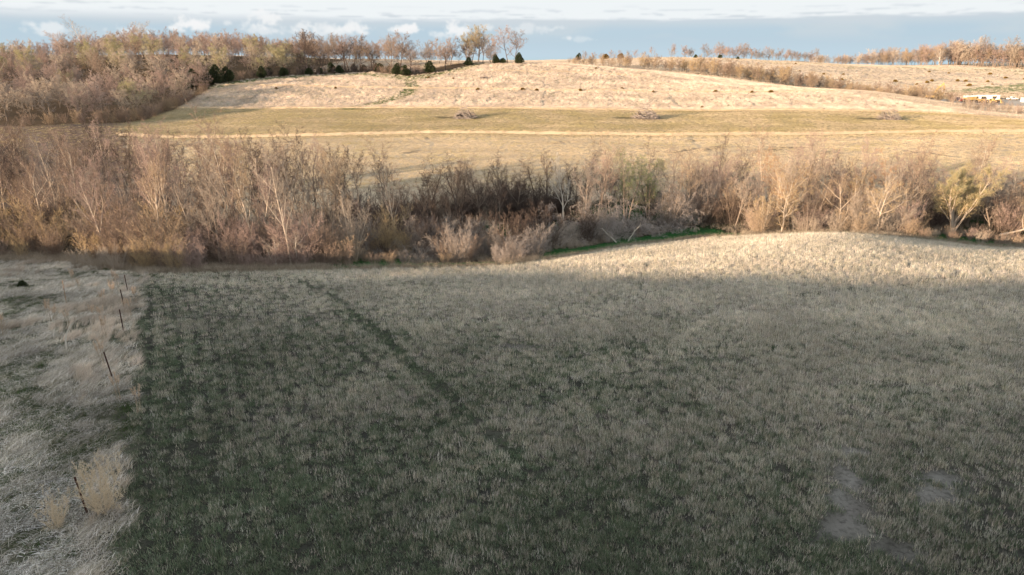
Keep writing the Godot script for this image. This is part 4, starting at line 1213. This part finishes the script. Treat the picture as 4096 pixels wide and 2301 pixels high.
func fallen_tree(meshes: Array) -> void:
	rng.seed = 3100
	var o := thing("fallen_tree", "fallen pale tree lying at the right end of the creek belt", "tree", spot(65.5, 90.0) + Vector3(0, 0.9, 0), 0.0)
	o.rotation = Vector3(0.0, 0.25, -1.36)
	o.scale = Vector3.ONE * 0.85
	part("trunk", meshes[0], o, mats.pale_bark)
	part("crown", meshes[1], o, mats.gold)
	for t in [[14.0, 89.5, 0.75, 3.4, "broken pale limb leaning left below the green budding willow"], [15.6, 90.2, -0.35, 3.0, "broken pale limb leaning right below the green budding willow"]]:
		var b := Build.new()
		var p := Vector3.ZERO
		var dir := Vector3(-sin(t[2]), cos(t[2]), 0.2).normalized()
		for i in 5:
			var q: Vector3 = p + dir * t[3] / 5.0
			b.tube(p, q, 0.10 - i * 0.015, 0.085 - i * 0.015, 6, Color.WHITE)
			if i > 1: b.tube(q, q + (dir + rv() * 0.8) * 0.9, 0.03, 0.0, 4, Color.WHITE)
			p = q
			dir = (dir + rv() * 0.15).normalized()
		var l := part("broken_limb", b.mesh(mats.white_bark), self)
		l.name = numbered("broken_limb")
		l.position = spot(t[0], t[1], 0.1)
		tag(l, t[4], "limb")

# ---------------------------------------------------------------- the gravel yard
func solid(called: String, parent: Node3D, m: Material, boxes: Array) -> MeshInstance3D:
	var b := Build.new()
	for q in boxes: b.box(Vector3(q[0], q[1], q[2]), Vector3(q[3], q[4], q[5]))
	return part(called, b.mesh(m, false), parent)

func wheel(parent: Node3D, p: Vector3, r: float, w: float) -> void:
	var b := Build.new()
	var tyre := flat("tyre", Color(0.03, 0.03, 0.03))
	for i in 14:
		var a := TAU * i / 14.0
		var c := TAU * (i + 1) / 14.0
		var p0 := Vector3(cos(a) * r, sin(a) * r, -w / 2)
		var p1 := Vector3(cos(c) * r, sin(c) * r, -w / 2)
		var z := Vector3(0, 0, w)
		b.quad(p0, p1, p1 + z, p0 + z, Color.WHITE)
		b.tri(p0, p1, Vector3(0, 0, -w / 2), Color.WHITE)
		b.tri(p0 + z, Vector3(0, 0, w / 2), p1 + z, Color.WHITE)
	var o := part("wheel", b.mesh(tyre, false), parent)
	o.position = p
	var h := Build.new()
	h.tube(Vector3(0, 0, -w * 0.54), Vector3(0, 0, w * 0.54), r * 0.45, r * 0.45, 10, Color.WHITE)
	h.tube(Vector3(0, 0, w * 0.54), Vector3(0, 0, w * 0.56), r * 0.45, 0.0, 10, Color.WHITE)
	part("rim", h.mesh(flat("machine_yellow", Color(0.60, 0.40, 0.14), 0.5), false), o)

func container(x: float, d: float, turn: float, length: float, paint: Material, label: String) -> void:
	var o := thing("shipping_container", label, "container", spot(x, d), turn, "containers in the gravel yard")
	var b := Build.new()
	var n := int(length / 0.3)
	for s in [-1, 1]:   # corrugated long sides
		for i in n:
			var x0 := -length / 2 + 0.1 + i * (length - 0.2) / n
			var x1: float = x0 + (length - 0.2) / n
			var xm := (x0 + x1) / 2
			var z: float = s * 1.16
			b.quad(Vector3(x0, 0.2, z), Vector3(xm, 0.2, z), Vector3(xm, 2.45, z), Vector3(x0, 2.45, z), Color.WHITE)
			b.quad(Vector3(xm, 0.2, z), Vector3(xm + 0.04, 0.2, z + s * 0.04), Vector3(xm + 0.04, 2.45, z + s * 0.04), Vector3(xm, 2.45, z), Color.WHITE)
			b.quad(Vector3(xm + 0.04, 0.2, z + s * 0.04), Vector3(x1, 0.2, z + s * 0.04), Vector3(x1, 2.45, z + s * 0.04), Vector3(xm + 0.04, 2.45, z + s * 0.04), Color.WHITE)
	part("side_panel", b.mesh(paint, false), o)
	solid("roof", o, paint, [[-length / 2 + 0.05, 2.46, -1.16, length / 2 - 0.05, 2.55, 1.16]])
	solid("frame", o, paint, [[-length / 2, 0.05, -1.22, length / 2, 0.2, 1.22], [-length / 2, 0.2, -1.22, -length / 2 + 0.1, 2.6, -1.12], [-length / 2, 0.2, 1.12, -length / 2 + 0.1, 2.6, 1.22], [length / 2 - 0.1, 0.2, -1.22, length / 2, 2.6, -1.12], [length / 2 - 0.1, 0.2, 1.12, length / 2, 2.6, 1.22]])
	for s in [-1, 1]:
		var dd := solid("door", o, paint, [[-length / 2 - 0.03, 0.22, 0.02 if s > 0 else -1.1, -length / 2 + 0.04, 2.44, 1.1 if s > 0 else -0.02]])
		solid("lock_bar", dd, flat("steel", Color(0.35, 0.35, 0.36), 0.5), [[-length / 2 - 0.08, 0.25, s * 0.4 - 0.02, -length / 2 - 0.032, 2.4, s * 0.4 + 0.02]])

func loader(x: float, d: float, turn: float, label: String, yellow: Material) -> void:
	var o := thing("wheel_loader", label, "loader", spot(x, d), turn, "yellow machines in the gravel yard")
	var glass := flat("dark_glass", Color(0.03, 0.04, 0.05), 0.2, 0.5)
	var b := Build.new()
	b.prism([Vector2(-3.2, 0.9), Vector2(-0.4, 0.9), Vector2(-0.4, 2.2), Vector2(-2.8, 1.95), Vector2(-3.2, 1.7)], -0.9, 0.9)
	part("engine_cover", b.mesh(yellow, false), o)
	solid("front_frame", o, yellow, [[-0.3, 0.8, -0.6, 1.5, 1.5, 0.6]])
	var cab := solid("cab", o, glass, [[-1.3, 2.22, -0.75, 0.2, 3.3, 0.75]])
	solid("roof", cab, yellow, [[-1.4, 3.31, -0.85, 0.3, 3.45, 0.85]])
	b = Build.new()
	for s in [-0.7, 0.7]:
		b.tube(Vector3(0.6, 1.6, s), Vector3(2.3, 1.9, s), 0.16, 0.16, 6, Color.WHITE)
		b.tube(Vector3(2.3, 1.9, s), Vector3(3.1, 0.7, s), 0.16, 0.14, 6, Color.WHITE)
	part("lift_arm", b.mesh(yellow, false), o)
	b = Build.new()
	b.prism([Vector2(3.0, 0.15), Vector2(4.1, 0.1), Vector2(4.1, 0.2), Vector2(3.3, 0.4), Vector2(3.2, 1.25), Vector2(3.0, 1.3)], -1.4, 1.4)
	part("bucket", b.mesh(yellow, false), o)
	for q in [[-2.3, -1.05], [-2.3, 1.05], [1.0, -1.05], [1.0, 1.05]]: wheel(o, Vector3(q[0], 0.8, q[1]), 0.8, 0.6)

func dumper(x: float, d: float, turn: float, label: String, yellow: Material) -> void:
	var o := thing("dump_truck", label, "dump truck", spot(x, d), turn, "yellow machines in the gravel yard")
	solid("chassis", o, flat("chassis", Color(0.05, 0.05, 0.05)), [[-4.2, 0.8, -0.6, 3.8, 1.2, 0.6]])
	var b := Build.new()
	b.prism([Vector2(-4.4, 2.2), Vector2(-3.4, 1.25), Vector2(1.0, 1.25), Vector2(1.5, 2.9), Vector2(-4.2, 2.5)], -1.35, 1.35)
	part("dump_body", b.mesh(yellow, false), o)
	var cab := solid("cab", o, yellow, [[1.7, 1.25, -1.1, 3.0, 2.1, 1.1], [3.0, 1.25, -0.9, 4.3, 1.9, 0.9]])
	solid("window", cab, flat("dark_glass", Color(0.03, 0.04, 0.05), 0.2, 0.5), [[1.75, 2.11, -1.0, 2.95, 2.85, 1.0]])
	solid("roof", cab, yellow, [[1.7, 2.86, -1.1, 3.0, 2.98, 1.1]])
	for q in [[-3.0, -1.1], [-3.0, 1.1], [-1.3, -1.1], [-1.3, 1.1], [3.2, -1.1], [3.2, 1.1]]: wheel(o, Vector3(q[0], 0.75, q[1]), 0.75, 0.55)

func excavator(x: float, d: float, turn: float, label: String, yellow: Material) -> void:
	var o := thing("excavator", label, "excavator", spot(x, d), turn, "yellow machines in the gravel yard")
	for s in [-1.2, 1.2]:
		var b := Build.new()
		b.prism([Vector2(-2.1, 0.3), Vector2(-1.7, 0.0), Vector2(1.7, 0.0), Vector2(2.1, 0.3), Vector2(2.1, 0.6), Vector2(1.7, 0.9), Vector2(-1.7, 0.9), Vector2(-2.1, 0.6)], s - 0.3, s + 0.3)
		part("track", b.mesh(flat("tyre", Color(0.03, 0.03, 0.03)), false), o)
	solid("house", o, yellow, [[-2.4, 1.0, -1.3, 1.2, 2.1, 1.3], [-2.5, 1.05, -1.25, -2.4, 1.9, 1.25]])
	var cab := solid("cab", o, flat("dark_glass", Color(0.03, 0.04, 0.05), 0.2, 0.5), [[0.0, 2.11, 0.3, 1.3, 3.0, 1.25]])
	solid("roof", cab, yellow, [[-0.05, 3.01, 0.25, 1.35, 3.1, 1.3]])
	var boom := Build.new()
	boom.tube(Vector3(0.9, 1.7, -0.3), Vector3(2.6, 5.0, -0.3), 0.34, 0.36, 4, Color.WHITE)
	boom.tube(Vector3(2.6, 5.0, -0.3), Vector3(6.2, 8.4, -0.3), 0.36, 0.26, 4, Color.WHITE)
	var bm := part("boom", boom.mesh(yellow, false), o)
	var ram := Build.new()
	ram.tube(Vector3(1.4, 1.7, -0.05), Vector3(2.9, 4.7, -0.05), 0.09, 0.07, 6, Color.WHITE)
	part("ram", ram.mesh(flat("steel", Color(0.35, 0.35, 0.36), 0.5), false), bm)
	var arm := Build.new()
	arm.tube(Vector3(5.8, 8.7, -0.3), Vector3(6.9, 5.6, -0.3), 0.27, 0.18, 4, Color.WHITE)
	var am := part("arm", arm.mesh(yellow, false), o)
	var bk := Build.new()
	bk.prism([Vector2(6.6, 5.5), Vector2(7.0, 5.6), Vector2(7.3, 5.0), Vector2(6.9, 4.5), Vector2(6.4, 4.7)], -0.75, 0.15)
	part("bucket", bk.mesh(flat("bucket_steel", Color(0.2, 0.15, 0.08)), false), am)

func pickup(called: String, x: float, d: float, turn: float, label: String, category: String, paint: Material, boxy: bool) -> void:
	var o := thing(called, label, category, spot(x, d), turn, "vehicles in the gravel yard")
	var b := Build.new()
	if boxy:
		b.prism([Vector2(-2.8, 0.5), Vector2(2.8, 0.5), Vector2(2.8, 1.2), Vector2(2.1, 1.4), Vector2(1.7, 2.5), Vector2(-2.8, 2.5)], -1.0, 1.0)
	else:
		b.prism([Vector2(-2.7, 0.5), Vector2(2.7, 0.5), Vector2(2.65, 1.0), Vector2(1.3, 1.15), Vector2(0.7, 1.8), Vector2(-0.6, 1.85), Vector2(-0.7, 1.15), Vector2(-2.7, 1.15)], -0.95, 0.95)
	var body := part("body", b.mesh(paint, false), o)
	var top := 2.2 if boxy else 1.72
	var g := Build.new()
	for s in [-1.0, 1.0]:
		var z: float = s * (1.005 if boxy else 0.955)
		g.quad(Vector3(-0.5, top - 0.5, z), Vector3(0.9, top - 0.5, z), Vector3(0.7, top, z), Vector3(-0.5, top, z), Color.WHITE)
	part("window", g.mesh(flat("dark_glass", Color(0.03, 0.04, 0.05), 0.2, 0.5), false), body)
	for q in [[-1.7, -0.9], [-1.7, 0.9], [1.8, -0.9], [1.8, 0.9]]: wheel(o, Vector3(q[0], 0.4, q[1]), 0.4, 0.25)

func make_yard() -> void:
	var yellow: Material = flat("machine_yellow", Color(0.60, 0.40, 0.14), 0.5)
	var white: Material = flat("white_paint", Color(0.78, 0.78, 0.78), 0.5)
	container(251.5, 393.5, 0.12, 6.1, white, "shorter white shipping container, left one in the gravel yard")
	container(262.8, 395.5, 0.06, 12.2, flat("off_white_paint", Color(0.70, 0.72, 0.74), 0.5), "long white shipping container across the gravel yard")
	pickup("box_van", 255.6, 386.0, 1.3, "white box van parked before the long container", "van", white, true)
	dumper(246.9, 384.0, 0.2, "yellow dump truck left of the loader before the short container", yellow)
	loader(253.0, 383.2, 0.15, "yellow wheel loader before the long container", yellow)
	loader(259.6, 384.2, -0.9, "small yellow loader right of the white van", yellow)
	excavator(234.0, 400.0, 0.0, "yellow excavator with raised boom among the scrub", yellow)
	pickup("pickup_truck", 243.0, 390.5, 0.1, "dark blue pickup at the left end of the yard", "pickup", flat("blue_paint", Color(0.03, 0.06, 0.16), 0.4), false)
	pickup("pickup_truck", 242.5, 384.5, 0.5, "dark red pickup at the left end of the yard", "pickup", flat("red_paint", Color(0.22, 0.05, 0.04), 0.4), false)
	pickup("pickup_truck", 276.2, 395.0, 0.0, "white pickup on the right of the yard", "pickup", white, false)
	dumper(286.5, 392.5, 0.1, "yellow dump truck at the right edge of the yard", yellow)
	container(283.0, 388.5, 0.03, 12.2, flat("grey_paint", Color(0.55, 0.56, 0.58), 0.5), "pale grey container at the right edge of the yard")

# ---------------------------------------------------------------- posts, weeds, brush piles
func make_small_things() -> void:
	rng.seed = 4001
	var steel := flat("post_steel", Color(0.075, 0.035, 0.03), 0.7)
	var b := Build.new()
	b.box(Vector3(-0.03, -0.5, -0.004), Vector3(0.03, 1.42, 0.004))
	b.box(Vector3(-0.004, -0.5, 0.0045), Vector3(0.004, 1.42, 0.04))
	var bar := b.mesh(steel, false)
	b = Build.new()
	for i in 22: b.box(Vector3(-0.012, 0.1 + i * 0.06, -0.016), Vector3(0.012, 0.125 + i * 0.06, -0.0045))
	var studs := b.mesh(steel, false)
	for t in [[-13.8, 19.0, -0.08, "rusty steel fence post standing in the near dry bush"], [-19.1, 30.0, -0.10, "leaning steel fence post below the bent sapling"], [-22.5, 37.2, 0.0, "steel fence post right behind the bent sapling"], [-25.7, 43.1, -0.04, "steel fence post third from the fence corner"], [-29.1, 49.6, -0.02, "farthest steel fence post near the fence corner"]]:
		var o := thing("fence_post", t[3], "fence post", spot(t[0], t[1]), 0.4, "steel fence posts")
		o.rotation.z = -t[2]
		part("bar", bar, o)
		var st := part("stud", studs, o)
		st.set_meta("kind", "stuff")
	# the dry many-stemmed bush round the nearest post, its sunlight put into pale twigs, the bent sapling, the stalk
	var near := plant(701, style({"stems": 15, "lean": 0.42, "height": 2.5, "radius": 0.018, "level": 1, "kids": [0, 6, 5, 6], "foot": 0.25, "start": [0, 0.12, 0.1, 0], "angle": [0, 0.4, 0.5, 0.6], "ratio": [0, 0.36, 0.45, 0.8], "rise": [0, 0.12, 0.1, 0.05], "crook": [0, 0.16, 0.2, 0.3], "least": 0.007, "twig": 0.007}))
	stand("near_bush", near, -13.35, 19.1, 0.86, "dry straw bush coloured as if sunlit round the nearest fence post", "bush", "", mats.straw, mats.straw)
	stand("near_bush", near, -14.3, 18.3, 0.5, "lower dry bush coloured as if sunlit left of the nearest fence post", "bush", "", mats.straw, mats.straw)
	rng.seed = 4002
	var wood := Build.new()
	var twigs := Build.new()
	var p := Vector3.ZERO
	var dir := Vector3(0.05, 1, 0)
	for i in 12:
		var q := p + dir * 0.3
		wood.tube(p, q, 0.05 - i * 0.0035, 0.0465 - i * 0.0035, 5, Color.WHITE)
		if i > 2:
			for k in 3:
				var e := q + (dir + rv() * 0.9).normalized() * rng.randf_range(0.3, 0.8)
				twigs.tube(q, e, 0.012, 0.0, 3, Color.WHITE)
				twigs.tube(q.lerp(e, 0.5), q.lerp(e, 0.5) + rv() * 0.3, 0.008, 0.0, 3, Color.WHITE)
		p = q
		dir = (dir + Vector3(0.11 + 0.012 * i, -0.05 - 0.012 * i, -0.03)).normalized()
	var sap := thing("bent_sapling", "pale bare sapling bent over towards the fence", "sapling", spot(-23.8, 34.0))
	part("trunk", wood.mesh(mats.white_bark), sap)
	part("crown", twigs.mesh(mats.pale), sap)
	# weeds with pale plumes
	rng.seed = 4003
	var stem := Build.new()
	var plume := Build.new()
	for i in 5:
		var a := rng.randf() * TAU
		var foot := Vector3(cos(a), 0, sin(a)) * 0.15 * rng.randf()
		var tip := foot + Vector3(rng.randf_range(-0.2, 0.25), rng.randf_range(1.0, 1.35), rng.randf_range(-0.2, 0.2))
		stem.tube(foot, tip, 0.008, 0.004, 3, Color.WHITE)
		for k in 26:
			var q := foot.lerp(tip, rng.randf_range(0.72, 1.0))
			plume.tube(q, q + (rv() + Vector3(0.4, 0.6, 0)) * 0.11, 0.014, 0.0, 3, Color.WHITE)
	var stem_m := stem.mesh(mats.tan)
	var plume_m := plume.mesh(mats.plume)
	for t in [[-24.5, 38.5], [-25.4, 39.2], [-26.3, 38.2], [-27.4, 38.8], [-28.2, 39.4], [-23.9, 40.5], [-24.8, 41.6], [-27.0, 43.0], [-25.9, 44.8], [-28.3, 46.5], [-29.9, 48.9], [-30.6, 51.0], [-31.5, 52.2], [-20.4, 31.5], [-17.4, 27.5], [-15.9, 26.3], [-28.9, 36.5], [-30.5, 38.0], [-33.0, 50.0], [-35.0, 52.5], [-22.6, 35.6]]:
		var o := thing("plume_weed", "pale plumed weed clump %s" % ("beside the leaning post" if t[1] < 33.0 else "near the bent sapling" if t[1] < 37.0 else "in the middle of the verge" if t[1] < 42.0 else "towards the fence corner"), "weed", spot(t[0], t[1]), rng.randf() * TAU, "plumed weeds in the verge")
		o.scale = Vector3.ONE * rng.randf_range(0.8, 1.15)
		part("stem", stem_m, o)
		part("plume", plume_m, o)
	b = Build.new()
	b.tube(Vector3.ZERO, Vector3(0.05, 1.7, 0), 0.02, 0.012, 5, Color.WHITE)
	var head := Build.new()
	for i in 40:
		var q := Vector3(0.04, rng.randf_range(0.95, 1.5), 0)
		head.tube(q, q + Vector3(rng.randf_range(-0.07, 0.07), 0.06, rng.randf_range(-0.07, 0.07)), 0.016, 0.0, 3, Color.WHITE)
	var mull := thing("seed_stalk", "tall brown seed stalk alone in the verge", "weed", spot(-31.0, 45.3))
	part("stem", b.mesh(mats.orange), mull)
	part("seed_head", head.mesh(mats.brown), mull)
	# brush piles in the golden field
	var places := [[-15.5, 234.6, 0.95, "left brush pile in the golden field"], [44.0, 234.7, 1.15, "largest brush pile, middle of the golden field"], [125.0, 235.3, 0.95, "right brush pile in the golden field"], [-12.4, 317.5, 0.5, "small flat brush heap high on the tan hill"]]
	for k in places.size():
		rng.seed = 4100 + k
		var t: Array = places[k]
		var o := thing("brush_pile", t[3], "brush pile", spot(t[0], t[1], 0.1), 0.0, "brush piles")
		o.scale = Vector3(1.05, 1.55, 0.9) * t[2]
		var heap := Build.new()
		for i in 420:
			var a := rng.randf() * TAU
			var rr := sqrt(rng.randf()) * 3.8
			var top := 3.1 * (1.0 - pow(rr / 3.9, 1.6))
			var c := Vector3(cos(a) * rr, rng.randf() * top, sin(a) * rr)
			var dd := Vector3(-1.0 + rng.randf_range(-0.9, 0.9), rng.randf_range(-0.2, 0.8), rng.randf_range(-0.9, 0.9)).normalized()
			var ln := rng.randf_range(0.8, 2.2)
			var sh := rng.randf_range(0.25, 1.3)
			heap.tube(c - dd * ln * 0.5, c + dd * ln * 0.5, rng.randf_range(0.02, 0.06), 0.012, 3, Color(sh, sh, sh))
		var hp := part("branches", heap.mesh(mats.vine), o)
		hp.set_meta("kind", "stuff")
		for i in 6:
			var l := Build.new()
			var a := rng.randf() * TAU
			var c := Vector3(cos(a) * 2.0, rng.randf_range(0.2, 1.0), sin(a) * 1.6)
			var dd := Vector3(rng.randf_range(-1, 1), rng.randf_range(-0.1, 0.4), rng.randf_range(-1, 1)).normalized() * rng.randf_range(1.2, 2.2)
			l.tube(c - dd, c + dd, 0.20, 0.13, 7, Color.WHITE)
			part("log", l.mesh(mats.dark_bark if i % 2 else mats.bark), o)
	# seedling cedars dotted over the hills
	rng.seed = 4004
	var seedling := cedar_meshes(720, 1.1, 0.6)
	for t in [[-37.0, 320.0], [-72.0, 293.0], [-95.0, 290.0], [-14.0, 293.5], [4.5, 293.0], [10.0, 292.5], [28.0, 293.5], [58.0, 295.0], [84.0, 296.5], [99.0, 296.0], [107.0, 297.0], [40.0, 345.0], [-26.0, 318.0], [46.0, 300.0], [70.0, 262.5]]:
		stand("cedar_seedling", seedling, t[0], t[1], rng.randf_range(0.6, 1.0), "rusty seedling cedar on the tan hill, %s" % ("left lobe" if t[0] < -45.0 else "below its top" if t[1] > 298.0 else "by the middle bank" if t[1] > 280.0 else "at its foot"), "cedar", "seedling cedars on the tan hill", null, mats.rust_cedar)
	for i in 26:
		var u := rng.randf_range(0.36, 0.74)
		var d := rng.randf_range(470.0, 590.0)
		stand("cedar_seedling", seedling, u * d, d, rng.randf_range(0.8, 1.5), "rusty seedling cedar on the far right hillside, %s" % ("left part" if u < 0.5 else "middle part" if u < 0.62 else "right part"), "cedar", "seedling cedars on the far hillside", null, mats.rust_cedar)
